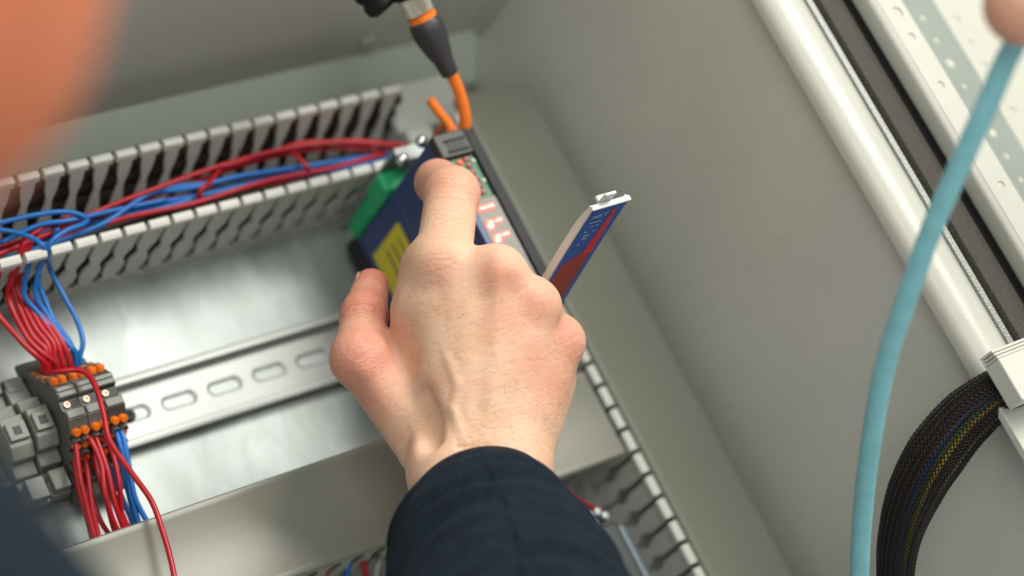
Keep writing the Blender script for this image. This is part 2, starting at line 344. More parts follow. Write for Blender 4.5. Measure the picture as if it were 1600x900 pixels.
obj('perforated_rail', holed_strip(340.2, 356, 207.4, .3, 347.5, h3, -330, 60), mat('light_grey_rail_paint', (.50, .50, .44), .4), DOOR)  # lighter grey strip beyond the grey-green one

# mounting plate and rail
nt = GALV.node_tree; bs = nt.nodes['Principled BSDF']; src_ = bs.inputs['Base Color'].links[0].from_socket
n_ = nt.nodes.new('ShaderNodeTexNoise'); n_.inputs['Scale'].default_value = 75; n_.inputs['Detail'].default_value = 8; n_.inputs['Distortion'].default_value = 1.2
m_ = nt.nodes.new('ShaderNodeMapping'); m_.inputs['Scale'].default_value = (1, .5, 1); t_ = nt.nodes.new('ShaderNodeTexCoord'); nt.links.new(t_.outputs['Object'], m_.inputs[0]); nt.links.new(m_.outputs[0], n_.inputs['Vector'])
r_ = nt.nodes.new('ShaderNodeMapRange'); r_.inputs[1].default_value = .40; r_.inputs[2].default_value = .70; r_.inputs[3].default_value = 0; r_.inputs[4].default_value = .42; nt.links.new(n_.outputs[0], r_.inputs[0])
x_ = nt.nodes.new('ShaderNodeMix'); x_.data_type = 'RGBA'; nt.links.new(r_.outputs[0], x_.inputs[0]); nt.links.new(src_, x_.inputs[6]); x_.inputs[7].default_value = (.34, .34, .30, 1); nt.links.new(x_.outputs[2], bs.inputs['Base Color'])
PL = obj('mounting_plate', box(-540, 214, -500, 126, -2, 0), GALV, base=(0, 0, -2), bevel=.5)
tag(PL, 'galvanised steel mounting plate behind the rail, ducts and module', 'mounting plate')
RAIL = thing('mounting_rail', 'zinc plated top hat rail with oblong slots across the mounting plate', 'rail', (0, 0, 0))
x0, x1 = -262.5, 112.5
for sgn in (1, -1):
    prof = [(13.2, 1.2), (13.2, 6.2), (13.9, 7.2), (17.2, 7.5), (17.5, 7.3), (17.5, 6.6), (17.2, 6.5), (14.6, 6.3), (14.2, 5.8), (14.2, 1.0), (13.9, .5), (13.4, .2), (12.5, .2), (12.5, 1.2)]
    prof = [(sgn * a, b) for a, b in prof]
    if sgn < 0: prof = prof[::-1]
    obj('flange', prism([(a, b + .05) for a, b in prof], 0, x0, x1), ZINC, RAIL, auto=True)
def slot_tile():
    k = 64; V = []; Fc = []; out = []; rin = []; rim = []
    def stad(dx, du, hl, r):
        t = r / max(abs(du), 1e-6)
        if abs(t * dx) <= hl: return t * dx, t * du
        c = hl * (1 if dx > 0 else -1); bq = dx * c; t = bq + math.sqrt(max(0, bq * bq - c * c + r * r)); return t * dx, t * du
    for j in range(k):
        th = math.atan2(sin(2 * pi * (j + .5) / k) * .55, cos(2 * pi * (j + .5) / k)); dx, du = cos(th), sin(th)
        q = min(12.5 / max(abs(dx), 1e-6), 12.5 / max(abs(du), 1e-6)); out.append([q * dx, q * du])
        rin.append(stad(dx, du, 5.4, 2.7)); rim.append(stad(dx, du, 5.6, 4.0))
    for cx in (-12.5, 12.5):
        for cu in (-12.5, 12.5):
            j = min(range(k), key=lambda j: (out[j][0] - cx) ** 2 + (out[j][1] - cu) ** 2); out[j] = [cx, cu]
    L = [(out, 1.2), (rim, 1.2), ([(a * .96, b * .94) for a, b in rim], .85), ([(a * 1.05, b * 1.08) for a, b in rin], .75), (rin, .6), (rin, .12)]
    for ring, z in L:
        for a, b in ring: V.append((a, b, z + .05))
    for i in range(len(L) - 1):
        for j in range(k): Fc.append((i * k + j, i * k + (j + 1) % k, (i + 1) * k + (j + 1) % k, (i + 1) * k + j))
    return V, Fc
st = obj('slot_plate', slot_tile(), ZINC, RAIL, auto=True); src = st
for i in range(-10, 5):
    if i: inst(src, RAIL, (25 * i, 0, 0))
# screws that hold the rail
for xx in (-50, -225):
    obj('screw', lathe((xx - 2, 0, .3), (0, 0, 1), [(0, 3.4), (1.6, 3.4), (2.4, 2.6), (2.5, 1.2), (1.5, 1.1)], 16), BLACKP if xx == -50 else STEEL, RAIL, auto=True)

# ------------------------------------------------------------------ cable ducts
H = 60.
def finger_mesh(wide=True, th=1.6):
    """one duct finger in local (x along wall, y out of wall, z up), bowling-pin outline + outward tip"""
    pr = [(5, 5.3), (8, 4.6), (10, 3.4), (13, 3.4), (15, 4.8), (22, 5.1), (25, 4.2), (28, 2.9), (31, 2.6), (34, 3.4), (37, 4.7), (48, 4.9), (57, 4.9)] if wide else [(5, 3.5), (20, 3.6), (27, 3.2), (33, 2.2), (38, 1.5), (42, 1.6), (46, 2.7), (51, 3.3), (57, 3.5)]
    V = []; Fc = []
    for y in (0, th):
        for z, hw in pr: V.append((-hw, y, z)); V.append((hw, y, z))
    n = len(pr) * 2
    for i in range(len(pr) - 1):
        a = 2 * i; Fc.append((a, a + 1, a + 3, a + 2)); Fc.append((n + a + 2, n + a + 3, n + a + 1, n + a))
        Fc.append((a, a + 2, n + a + 2, n + a)); Fc.append((a + 3, a + 1, n + a + 1, n + a + 3))
    tip = prism([(-.3, 56.5), (-.3, 59.6), (.4, 60.2), (2.2, 60.2), (3.9, 59.2), (4.3, 57.4), (3.6, 56.2), (1.6, 55.6)], 0, -5.0, 5.0)
    return join((V, Fc), tip)
def wall(parent, a, b, out, m, off, n, pitch=12.5, skip=(), lean=0.):
    """wall of fingers from point a towards unit b; out = outward unit"""
    a = np.array(a, float); b = np.array(b, float); out = np.array(out, float)
    v, f = finger_mesh(lean == 0); v = np.array(v); W = a + b * off + v[:, :1] * b + (v[:, 1:2] - lean * (60 - v[:, 2:])) * out + v[:, 2:] * np.array([0, 0, 1.])
    if np.cross(b, out)[2] < 0: f = [q[::-1] for q in f]
    s0 = obj('finger', (W, f), m, parent, auto=True)
    for i in range(1, n):
        if i in skip: continue
        c = inst(s0, parent, tuple(b * pitch * i)); c.rotation_euler = (0, 0, 0)
obj('x', box(0,1,0,1,0,1), LIP) if 0 else None
# upper horizontal duct, open
D1 = thing('cable_duct', 'open light grey slotted duct full of red and blue wires above the rail', 'cable duct', (-60, 86, 0), 'slotted cable ducts')
obj('base', join(box(-335, 133, 68.6, 90.8, .2, 1.8)), DUCT, D1)
obj('base_wall', box(-335, 133, 67.2, 68.8, 0.2, 6), DUCT, D1); obj('base_wall', box(-335, 133, 90.6, 92.2, 0.2, 6), DUCT, D1)
obj('end_piece', box(139, 155.5, 66, 94, .3, 36), mat('white_plastic', (.74, .76, .72), .4), D1, bevel=2.5)
wall(D1, (-60.6, 68.8, 0), (1, 0, 0), (0, -1, 0), DUCT, -12.5 * 18, 34)
wall(D1, (-60.6, 104.4, 0), (1, 0, 0), (0, 1, 0), DUCT, -12.5 * 18, 34, lean=.24)
for k_, (uu, zz, rr) in enumerate([(109.8, 43.5, 5.4), (108.2, 33, 5.4), (105.6, 22.4, 5.4), (103, 11.6, 5.2), (114.2, 14, 5.0), (117.6, 25, 5.0)]):  # added cables; their brown stands in for shade in the gap
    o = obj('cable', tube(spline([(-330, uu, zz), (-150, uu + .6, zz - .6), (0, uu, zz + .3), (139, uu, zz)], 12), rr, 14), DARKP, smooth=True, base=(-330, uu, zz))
    tag(o, 'added dark brown cable darkening the gap behind the open duct', 'cable', 'added cables darkening the gap behind the open duct')
# lower horizontal duct with lid
D2 = thing('cable_duct', 'grey slotted duct closed by a smooth lid below the rail', 'cable duct', (0, -90, 0), 'slotted cable ducts')
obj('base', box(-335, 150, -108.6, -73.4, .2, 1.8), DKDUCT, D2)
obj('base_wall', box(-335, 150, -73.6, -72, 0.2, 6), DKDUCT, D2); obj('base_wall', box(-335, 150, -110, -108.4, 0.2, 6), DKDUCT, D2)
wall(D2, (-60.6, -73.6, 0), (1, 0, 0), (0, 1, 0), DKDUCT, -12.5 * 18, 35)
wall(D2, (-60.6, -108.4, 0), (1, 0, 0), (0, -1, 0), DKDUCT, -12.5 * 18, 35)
def lid_prof(a, b, z=60.4):
    return [(a, z - 4.6), (a - .6, z - 1), (a + .5, z + 1.0), (a + 3.2, z + 1.5), (a + 3.6, z + 1.3), (b - 3.6, z + 1.3), (b - 3.2, z + 1.5), (b - .5, z + 1.0), (b + .6, z - 1), (b, z - 4.6), (b - .8, z - 4.6), (b - .9, z), (a + .9, z), (a + .8, z - 4.6)]
obj('lid', prism(lid_prof(-114.2, -67.8)[::-1], 0, -335, 149.5), LID, D2, auto=True)
# right vertical duct with lid
obj('end_piece', box(139, 184, 94.5, 123, .3, 30), bpy.data.materials['white_plastic'], D1, bevel=2.5)
D3 = thing('cable_duct', 'wide grey slotted duct with a lid running down beside the cabinet side wall', 'cable duct', (180, -100, 0), 'slotted cable ducts')
obj('base', box(158.2, 201.8, U0 + 30, 92, .2, 1.8), DUCT, D3)
obj('base_wall', box(156.6, 158.4, U0 + 30, 92, .2, 6), DUCT, D3); obj('base_wall', box(201.6, 203.2, U0 + 30, 92, .2, 6), DUCT, D3)
wall(D3, (158.4, -121, 0), (0, 1, 0), (-1, 0, 0), DUCT, -12.5 * 12, 29)
wall(D3, (201.6, -121, 0), (0, 1, 0), (1, 0, 0), DUCT, -12.5 * 12, 29)
obj('lid', prism([(x, z) for x, z in lid_prof(159.5, 204.5, 60.6)], 1, U0 + 30, 92), LID, D3, auto=True)

# ------------------------------------------------------------------ terminal blocks
TBprof = [(-36, 9), (-36, 14), (-29.5, 15.5), (-29.5, 18), (-24.5, 18.6), (-24.5, 22.5), (-21, 23.2), (-21, 27), (-16.8, 27.6), (-16.8, 33), (-13.4, 33.6), (-13.4, 38), (-9, 41.8),
          (-7.8, 43.2), (-3, 43.2), (-2.4, 41), (2.4, 41), (3, 43.4), (8.5, 43.4), (9.3, 42.0), (13.4, 38), (13.4, 33.6), (17.6, 32.8), (17.6, 28.5), (21.6, 27.6), (21.6, 23.2), (26.6, 22.4), (26.6, 17.8), (31.5, 17), (31.5, 13.5), (36, 12.5), (36, 9)]
def stamp_levels(sg): return [(sg * 11.6, 40.0), (sg * 15.4, 33.4 - .0), (sg * 19.4, 27.2), (sg * 23.3, 22.0)]
tb_lab = ['grey multi level terminal block with orange buttons, beside the end brackets', 'grey multi level terminal block in the middle of the row', 'grey multi level terminal block nearest the bare slotted rail']
for i, x in enumerate((-97.4, -87.9, -78.4)):
    t = thing('terminal_block', tb_lab[i], 'terminal block', (x + 4.5, 0, 7.5), 'terminal blocks clipped on the rail')
    wd = 9.2
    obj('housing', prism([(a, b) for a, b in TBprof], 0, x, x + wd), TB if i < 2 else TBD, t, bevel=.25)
    obj('marker_strip', box(x + .5, x + wd - .5, 3.4, 5.6, 43.3, 44.1), TBL, t, bevel=.2)
    obj('marker_strip', box(x + .5, x + wd - .5, 6.2, 8.2, 43.3, 44.1), TBL, t, bevel=.2)
    obj('marker_strip', box(x + .5, x + wd - .5, -7.2, -3.6, 43.1, 44.0), TBL, t, bevel=.2)
    obj('test_socket', lathe((x + 3, 0, 40.8), (0, 0, 1), [(0, 1.5), (1.3, 1.5), (1.3, .8), (.6, .7)], 14), COPPER, t, auto=True)
    obj('test_slot', box(x + 4.8, x + 8.8, -1.8, 1.6, 40.9, 41.25), RUB, t)
    for sg in (-1, 1):
        for lv, (uu, zz) in enumerate(stamp_levels(sg)):
            for q in (0, 1):
                xc = x + 2.55 + 4.1 * q
                if i == 2 and lv > 1: continue
                d = np.array([0, sg * .62, .78])
                bxx = lathe((xc, uu, zz - 2.2), d, [(0, 2.0), (3.4, 2.0), (4.0, 1.5), (4.1, .7)], 10)
                obj('push_button', bxx, ORB, t, auto=True)
                c = np.array((xc, uu + sg * 3.1, zz - 4.6)); obj('wire_funnel', lathe(c, (0, sg * .95, .3), [(0, 2.1), (2.6, 2.1), (2.6, 1.5), (1.2, 1.3)], 12), TB, t, auto=True)
def bracket(x, wd, lab, zt, sc):
    t = thing('end_bracket', lab, 'end bracket', (x, 0, 7.5), 'end brackets left of the terminal blocks')
    pr = [(-31, 8), (-31, 15), (-24, 17), (-22, 12), (-18, 12), (-17, zt - 10), (-11, zt - 9), (-11, zt - 4), (-6, zt), (8, zt), (9, zt - 5), (15, zt - 6), (16, zt - 12), (25, zt - 13), (26, 12), (31, 11), (31, 8)]
    obj('body', prism([(a * sc, b) for a, b in pr], 0, x, x + wd), TBL, t, bevel=.7)
    obj('screw_housing', join(box(x + 1, x + wd - 1, -4, 5, zt - .2, zt + 2.2)), TBL, t, bevel=.5)
    obj('screw_slot', box(x + wd * .5 - 1.8, x + wd * .5 + 1.8, -1.6, 2.4, zt + 2.21, zt + 2.5), RUB, t)
    obj('latch', box(x + 1.2, x + wd - 1.2, -30 * sc, -20 * sc, 14, 21), TBL, t, bevel=.8)
    obj('foot', box(x + .8, x + wd - .8, 22 * sc, 29 * sc, 9, 17), TBL, t, bevel=.8)
bracket(-108.4, 10.4, 'light grey plastic end bracket directly against the terminal blocks', 29, 1.0)
bracket(-120.4, 11.4, 'light grey plastic end bracket outermost at the left of the row', 25, 1.05)

# ------------------------------------------------------------------ wires
def wire(pts, m, r, label, group, name='wire', n=10, k=9):
    C = spline([at(*p) if len(p) == 3 else p[0] for p in pts], n)
    o = obj(name, tube(C, r, k), m, None, smooth=True, base=tuple(C[0])); tag(o, label, 'wire' if name == 'wire' else 'cable', group); return o
gr, gb = 'red wires from the terminals up into the open duct', 'blue wires from the terminals up into the open duct'
lr, lb = 'red wire rising from the terminal row into the open slotted duct', 'blue wire rising from the terminal row into the open slotted duct'
tops = [(66, 574), (76, 574), (84, 572), (97, 573), (108, 571), (88, 576), (72, 577)]
mids = [(48, 520), (52, 508), (60, 505), (66, 500), (74, 502), (40, 524), (30, 530)]
ups = [(20, 452), (26, 450), (31, 448), (24, 440), (29, 446), (14, 470), (-12, 478)]
ORDN = ['leftmost', 'second from the left', 'third from the left', 'fourth from the left', 'fifth from the left', 'sixth from the left', 'rightmost']
tri = sorted(zip(tops, mids, ups))
for kk, ((a, b), (c, d), (e, f_)) in enumerate(tri):
    lr = 'red wire rising from the terminals to the open duct, ' + ORDN[kk]
    wire([(a + 2, b + 6, 30), (a, b - 8, 33), (c + 24, (b + d) / 2, 36), (c, d, 36), (e, f_, 36), (e + 6 - random.random() * 6, f_ - 32, 44), (e + 18, f_ - 75, 52)], REDW, 1.4, lr, gr)
wire([(36, 430, 34), (40, 405, 40), (34, 385, 50), (60, 360, 53), (110, 338, 52)], REDW, 1.2, 'red wire bending over the comb tips at the far left of the open duct', gr)
bt = [(118, 566), (125, 567), (121, 564), (116, 563)]
bm = [(92, 520), (120, 500), (78, 510), (84, 500)]
bu = [(56, 462), (78, 418), (38, 462), (60, 440)]
for i, ((a, b), (c, d), (e, f_)) in enumerate(sorted(zip(bt, bm, bu))):
    lb = 'blue wire rising from the terminals to the open duct, ' + ['leftmost', 'second from the left', 'third from the left', 'rightmost'][i]
    wire([(a + 2, b + 6, 30), (a, b - 10, 33), ((a + c) / 2 + 7, (b + d) / 2, 36), (c, d, 36), ((c + e) / 2 - 1, (d + f_) / 2, 37), (e, f_, 40), (e + 2, f_ - 28, 46), (e + 12, f_ - 62, 54)], BLUEW, 1.25, lb, gb)
wire([(78, 418, 40), (74, 398, 56), (80, 378, 62), (104, 360, 62), (130, 350, 60), (134, 340, 58), (105, 331, 58), (60, 335, 58), (0, 348, 57), (-60, 362, 55)], BLUEW, 1.25, 'blue wire looping back over the open duct at the left edge', gb)
wire([(76, 414, 40), (70, 388, 60), (50, 372, 60), (20, 362, 58), (-30, 356, 56), (-80, 350, 52)], BLUEW, 1.25, 'blue wire curving left across the open duct mouth', gb)
wire([(0, 380, 50), (60, 352, 55), (110, 344, 56), (190, 326, 52), (260, 312, 50)], BLUEW, 1.2, 'blue wire lying across the open duct above the comb tips', gb)
gd = 'wires running lengthwise inside the open duct'
red_in = [[(-60, 420, 48), (60, 372, 50), (140, 335, 52), (250, 292, 54), (380, 248, 54), (500, 224, 54), (600, 225, 55), (645, 232, 52)],
          [(-60, 400, 44), (100, 358, 46), (200, 312, 50), (310, 270, 54), (430, 236, 54), (540, 220, 52), (640, 228, 50)],
          [(-40, 430, 40), (80, 380, 48), (190, 342, 52), (300, 318, 54), (420, 282, 54), (520, 262, 52), (600, 240, 50)],
          [(-60, 440, 40), (90, 372, 44), (170, 330, 46), (300, 285, 48), (420, 246, 48), (520, 232, 48), (630, 236, 46)],
          [(120, 350, 40), (220, 318, 46), (350, 300, 50), (470, 276, 50), (560, 250, 46)],
          [(330, 268, 40), (350, 260, 54), (420, 240, 52), (480, 222, 50), (580, 226, 48)]]
RL = ['long red wire along the upper side of the bundle in the open duct', 'red wire just under the topmost one in the open duct bundle', 'long red wire lying nearest the front comb inside the open duct', 'red wire entering the open duct bundle from the lower left', 'red wire along the front comb starting midway in the open duct', 'short red wire rising into the top of the bundle near its middle']
for i, p in enumerate(red_in): wire(p, REDW, 1.25, RL[i], gd)
wire([(455, 238, 54), (470, 250, 56), (482, 266, 54), (490, 280, 40)], REDW, 1.2, 'short red wire crossing the bundle near the right end of the open duct', gd)
wire([(345, 262, 52), (328, 285, 56), (312, 300, 56), (318, 330, 44)], REDW, 1.2, 'short red wire crossing the bundle in the middle of the open duct', gd)
blue_in = [[(-60, 425, 44), (60, 388, 48), (160, 350, 52), (240, 300, 52), (330, 285, 53), (430, 266, 52), (520, 255, 50), (600, 243, 48)],
           [(-60, 400, 42), (100, 368, 44), (230, 322, 48), (330, 302, 52), (430, 280, 52), (540, 262, 50), (610, 246, 46)],
           [(40, 370, 40), (160, 345, 46), (250, 326, 50), (350, 296, 50), (450, 272, 46), (560, 252, 44)],
           [(240, 300, 50), (300, 293, 54), (380, 274, 54), (450, 264, 52), (540, 250, 50), (610, 240, 46)]]
BL = ['long blue wire in the upper part of the open duct bundle', 'long blue wire in the lower part of the open duct bundle', 'blue wire close to the front comb in the left half of the open duct', 'blue wire lying on top of the others in the middle of the open duct']
for i, p in enumerate(blue_in): wire(p, BLUEW, 1.3, BL[i], gd)
for k_, (uu, zz) in enumerate([(73, 8), (72.6, 16), (72.4, 24), (72.6, 31.5), (77.5, 12), (77.5, 20)]):  # added wires whose dark colour makes the front slots look shaded
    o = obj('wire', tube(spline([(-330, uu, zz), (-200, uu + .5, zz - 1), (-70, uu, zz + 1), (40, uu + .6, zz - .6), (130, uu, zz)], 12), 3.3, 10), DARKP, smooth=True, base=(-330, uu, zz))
    tag(o, 'added dark brown wire inside the open duct, darkening the front slots', 'wire', 'added wires darkening the front comb slots')
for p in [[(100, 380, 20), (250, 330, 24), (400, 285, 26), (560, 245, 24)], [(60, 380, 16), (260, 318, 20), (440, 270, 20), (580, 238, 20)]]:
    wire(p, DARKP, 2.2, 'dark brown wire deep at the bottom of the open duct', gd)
# down from the terminals into the lidded duct
DR = [('top row', 'leftmost'), ('top row', 'second from the left'), ('top row', 'third from the left'), ('top row', 'fourth from the left'), ('second row', 'leftmost'), ('second row', 'second from the left'), ('third row', 'leftmost'), ('second row', 'third from the left'), ('second row', 'fourth from the left'), ('third row', 'second from the left')]
DB = [('top row', 'left one of the pair'), ('top row', 'right one of the pair'), ('second row', 'left one of the pair'), ('second row', 'right one of the pair'), ('third row', 'hidden deepest')]
g2r, g2b = 'red wires from the terminals down to the lidded duct', 'blue wires from the terminals down to the lidded duct'
for p in [[(119, 684, 34), (119, 700, 36), (126, 750, 34), (138, 800, 30), (150, 850, 26), (158, 890, 22)],
          [(131, 680, 34), (142, 688, 37), (158, 725, 36), (164, 770, 34), (178, 815, 28), (196, 850, 22)],
          [(146, 676, 34), (152, 690, 36), (168, 735, 36), (178, 780, 33), (190, 818, 28), (205, 850, 22)],
          [(158, 670, 34), (166, 684, 37), (178, 715, 36), (187, 760, 34), (190, 800, 28), (198, 850, 22)],
          [(119, 706, 27), (118, 730, 29), (128, 780, 27), (144, 830, 24), (154, 880, 20)],
          [(131, 704, 27), (136, 730, 29), (144, 790, 27), (152, 830, 24), (162, 880, 20)],
          [(120, 729, 20), (122, 760, 22), (136, 810, 20), (146, 850, 18), (156, 890, 16)],
          [(145, 700, 27), (152, 735, 29), (166, 780, 27), (176, 820, 24), (190, 860, 20)],
          [(158, 696, 27), (166, 730, 30), (176, 765, 29), (194, 810, 25), (212, 850, 20)],
          [(132, 727, 20), (142, 770, 20), (158, 815, 18), (182, 850, 14)]]:
    wire(p, REDW, 1.25, 'red wire dropping from the %s of orange buttons, %s' % DR.pop(0), g2r)
for p in [[(180, 668, 34), (186, 690, 35), (198, 730, 32), (206, 780, 28), (222, 832, 22), (232, 860, 20)],
          [(184, 662, 34), (193, 685, 35), (202, 730, 33), (212, 780, 29), (238, 830, 24), (250, 858, 20)],
          [(177, 672, 30), (188, 715, 30), (202, 775, 27), (215, 825, 22), (222, 860, 18)],
          [(182, 690, 27), (196, 740, 27), (206, 790, 24), (226, 836, 20), (238, 864, 16)],
          [(172, 730, 20), (190, 775, 20), (208, 820, 18), (216, 860, 14)]]:
    wire(p, BLUEW, 1.3, 'blue wire dropping from the %s of the rightmost terminal, %s' % DB.pop(0), g2b)
wire([(72, 584, 40), (90, 581, 47), (120, 578, 50), (138, 586, 52), (152, 612, 56), (162, 648, 58), (172, 690, 60), (205, 738, 64), (236, 782, 68), (254, 830, 70), (268, 880, 72), (276, 925, 72), (290, 1010, 66)], REDW, 1.3,
     'long loose red wire crossing in front of the terminals and over the duct lid', 'loose red wire over the lid')
# small wires near the lower right
wire([(852, 742, 58), (880, 766, 50), (905, 784, 44), (940, 800, 36)], REDW, 1.5, 'short red wire beside the sleeve below the lidded duct', 'stray wires below the lidded duct')
wire([(870, 785, 40), (888, 797, 42), (902, 805, 36)], BLUEW, 1.4, 'short blue wire beside the sleeve below the lidded duct', 'stray wires below the lidded duct')
for i, (a, b, m) in enumerate([((540, 905), (548, 868), BLUEW), ((572, 900), (566, 872), REDW), ((586, 905), (590, 880), CHIP), ((500, 912), (515, 884), REDW)]):
    wire([(a[0], a[1] + 40, 12), (*a, 16), (*b, 24), (b[0] + 4, b[1] - 10, 22)], m, 1.6, ['blue', 'red', 'white', 'dark red'][i] + ' wire poking out of the lower slots near the bottom edge', 'stray wires below the lidded duct')

# ------------------------------------------------------------------ module on the rail
XL, XR, UB, UU, ZB, ZF = 93., 114., -51., 47., 8., 122.
MOD = thing('fieldbus_module', 'navy blue slim control module with lit red digits on its front', 'module', (103, 0, 8))
obj('housing', box(XL, XR - 3.2, UB, UU, ZB + 3, ZF - 4), MODB, MOD, bevel=.8)
obj('right_cover', box(XR - 3.1, XR + 2.8, UB, UU + .6, ZB + 3, ZF), BLACKP, MOD, bevel=.6)
obj('front_edge', box(XL, XL + 3.4, UB, 20, ZF - 3.9, ZF - .6), MODB, MOD, bevel=.4)
obj('front_plate', box(XL + 3.5, XR - 3.2, UB, 11, ZF - 3.9, ZF - 1.6), MODF, MOD, bevel=.3)
obj('circuit_board', box(XL + 1, XR - 3.2, 11.2, 34, ZF - 3.9, ZF - 2.2), PCB, MOD)
PHM = mat('port_plastic', (.035, .034, .032), .45)
HD = obj('port_head', box(XL - .2, XR - 3.2, 34.2, UU + .5, ZF - 6, ZF + .6), PHM, MOD, bevel=1.)
obj('port_slot', box(XL + 5, XR - 6, 37.5, 42.0, ZF + .61, ZF + .9), RUB, HD)
obj('port_rim', join(box(XL + 4, XR - 5, 42.1, 43.3, ZF + .6, ZF + 1.3), box(XL + 4, XR - 5, 36.3, 37.4, ZF + .6, ZF + 1.3)), BLACKP, HD, bevel=.2)
obj('rail_foot', box(XL + 1, XR - 4, -30, 44, .4 + 7.6, ZB + 3), BLACKP, MOD, bevel=.5)
obj('latch', box(XL - 1.5, XR - 5, 30, 50, ZB, ZB + 12), BLACKP, MOD, bevel=1.2)
GC = obj('plug_connector', box(XL - 1, XR - 5, UU + .7, UU + 11, 18, 64), GREENC, MOD, bevel=1.6)
obj('connector_head', box(XL - 2.2, XR - 5.5, UU + 1.5, UU + 13, 50, 68), GREENC, GC, bevel=2.5)
for zz in range(20, 48, 7): obj('connector_rib', box(XL - 1.7, XL - .9, UU + 2, UU + 5.4, zz, zz + 5), GREENC, GC, bevel=.3)
LB = obj('side_label', box(XL - .35, XL - .05, 8, 34, 27, 62), YELL, MOD)
for k_ in range(3):
    zz = 40 + 7.5 * k_; v = [(XL - .42, 29, zz), (XL - .42, 29, zz + 2.2 - .4 * k_), (XL - .42, 14, zz + 2.2 - .4 * k_), (XL - .42, 14, zz)]
    obj('printed_line', (v, [(0, 1, 2, 3)]), INK, LB)
obj('panel_line', box(XL - .25, XL - .02, 9, 40, 70, 70.8), mat('light_blue_edge', (.08, .13, .27), .4), MOD)
# LEDs on the board
for i in range(6):
    uu = 32.5 - 3.7 * i
    obj('status_led', box(XL + 11.2, XL + 14.0, uu - 1.1, uu + .9, ZF - 2.2, ZF - .9), LEDD, MOD, bevel=.3, label='dark red status light')
    if i in (0, 2, 5): obj('status_led', lathe((XL + 8.6, uu - 1.2, ZF - 2.2), (0, 0, 1), [(0, 1.7), (1.4, 1.5), (1.9, .8)], 12), LEDP, MOD, smooth=True, label='round pink status light')
    if i % 3 == 0: obj('solder_pad', box(XL + 15.2, XL + 17, uu - 2.6, uu - 1.0, ZF - 2.2, ZF - 1.4), CHIP, MOD)
# seven-segment digits standing sideways
def segbar(p, q, name, r=1.2):
    C = np.array([[*p, ZF - 1.2], [*q, ZF - 1.2]], float); t = np.linspace(0, 1, 4)[:, None]; o = obj(name, tube(C[0] * (1 - t) + C[1] * t, r * 1.0, 8), LEDR, DISP, smooth=True); t2 = tube((C[0] - [0, 0, 1.3]) * (1 - t) + (C[1] - [0, 0, 1.3]) * t, r * 1.75, 8); obj('segment_glow', t2, LEDH, DISP, smooth=True)  # wider red tube under each segment paints its glow
DISP = obj('digit_display', box(XL + 3.8, XR - 3.6, -22, 9.8, ZF - 1.55, ZF - 1.3), LEDD if 0 else MODF, MOD)
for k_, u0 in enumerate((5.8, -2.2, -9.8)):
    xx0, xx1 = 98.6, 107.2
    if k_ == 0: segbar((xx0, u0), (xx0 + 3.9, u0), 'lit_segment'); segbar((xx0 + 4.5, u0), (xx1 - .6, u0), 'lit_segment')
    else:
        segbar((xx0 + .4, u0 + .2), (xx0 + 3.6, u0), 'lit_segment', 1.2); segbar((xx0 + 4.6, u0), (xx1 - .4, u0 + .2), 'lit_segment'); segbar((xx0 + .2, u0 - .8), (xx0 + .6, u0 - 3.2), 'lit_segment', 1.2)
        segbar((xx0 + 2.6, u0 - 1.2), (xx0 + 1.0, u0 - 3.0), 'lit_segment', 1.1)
for k_ in range(5): obj('button', lathe((102.5, -24 - 5 * k_, ZF - 1.6), (0, 0, 1), [(0, 1.5), (.8, 1.4), (1.0, .8)], 12), CHIP, MOD, auto=True)
# hinged front flap, opened outwards
pc = spline([(-51, 121.5), (-48.3, 140), (-44.9, 165), (-42.1, 188), (-40.4, 204)], 6)
XA, XB = XL + .3, XR
def strip(us, x0, x1, th, off=0., tp=None):
    TH = th; V = []; Fc = []; T = np.gradient(us, axis=0); T /= np.linalg.norm(T, axis=1)[:, None]; Nr = np.stack([-T[:, 1], T[:, 0]], 1)  # towards... +u side is -Nr
    for q_, (p, n_) in enumerate(zip(us, Nr)):
        th = TH * (1 if tp is None else np.interp(q_ / (len(us) - 1), [0, .55, .8, 1], [.8, 1, .9, tp])); a = p + n_ * off; b = p + n_ * (off + th)
        for x in (x0, x1): V.append((x, a[0], a[1])); V.append((x, b[0], b[1]))
    for i in range(len(us) - 1):
        q = 4 * i; Fc += [(q, q + 4, q + 6, q + 2), (q + 1, q + 3, q + 7, q + 5), (q, q + 1, q + 5, q + 4), (q + 2, q + 6, q + 7, q + 3)]
    n = 4 * (len(us) - 1); Fc += [(0, 2, 3, 1), (n, n + 1, n + 3, n + 2)]
    return V, Fc
FL = obj('front_flap', strip(pc, XA, XB, 1.3, -.65), CLEAR, MOD, auto=True)
obj('side_web', strip(pc[1:], XA, XA + 1.1, -2.5, -.66, .35), CLEAR, FL, auto=True)
obj('side_web', strip(pc[1:], XB - 1.1, XB, -5.6, -.66, .25), CLEAR, FL, auto=True)
obj('end_rim', box(XA - .3, XB + .6, -42.0, -39.2, 203.9, 205.0), CLEAR, FL, bevel=.5)
obj('snap_tab', join(box(XA + 5.5, XA + 11.5, -39.2, -35.2, 202, 204.0), box(XA + 5.5, XA + 11.5, -39.2, -37.7, 204.0, 210.5)), CLEAR, FL, bevel=.4)
def on_face(pts, off, m, name):
    """flat print on the blue face; pts = (x, s 0..1 along the flap)"""
    V = []
    for x, s in pts:
        i = s * (len(pc) - 1); j = min(int(i), len(pc) - 2); p = pc[j] + (pc[j + 1] - pc[j]) * (i - j); t = pc[j + 1] - pc[j]; t /= np.linalg.norm(t)
        n_ = np.array([-t[1], t[0]]); V.append((x, p[0] + n_[0] * off, p[1] + n_[1] * off))
    return V
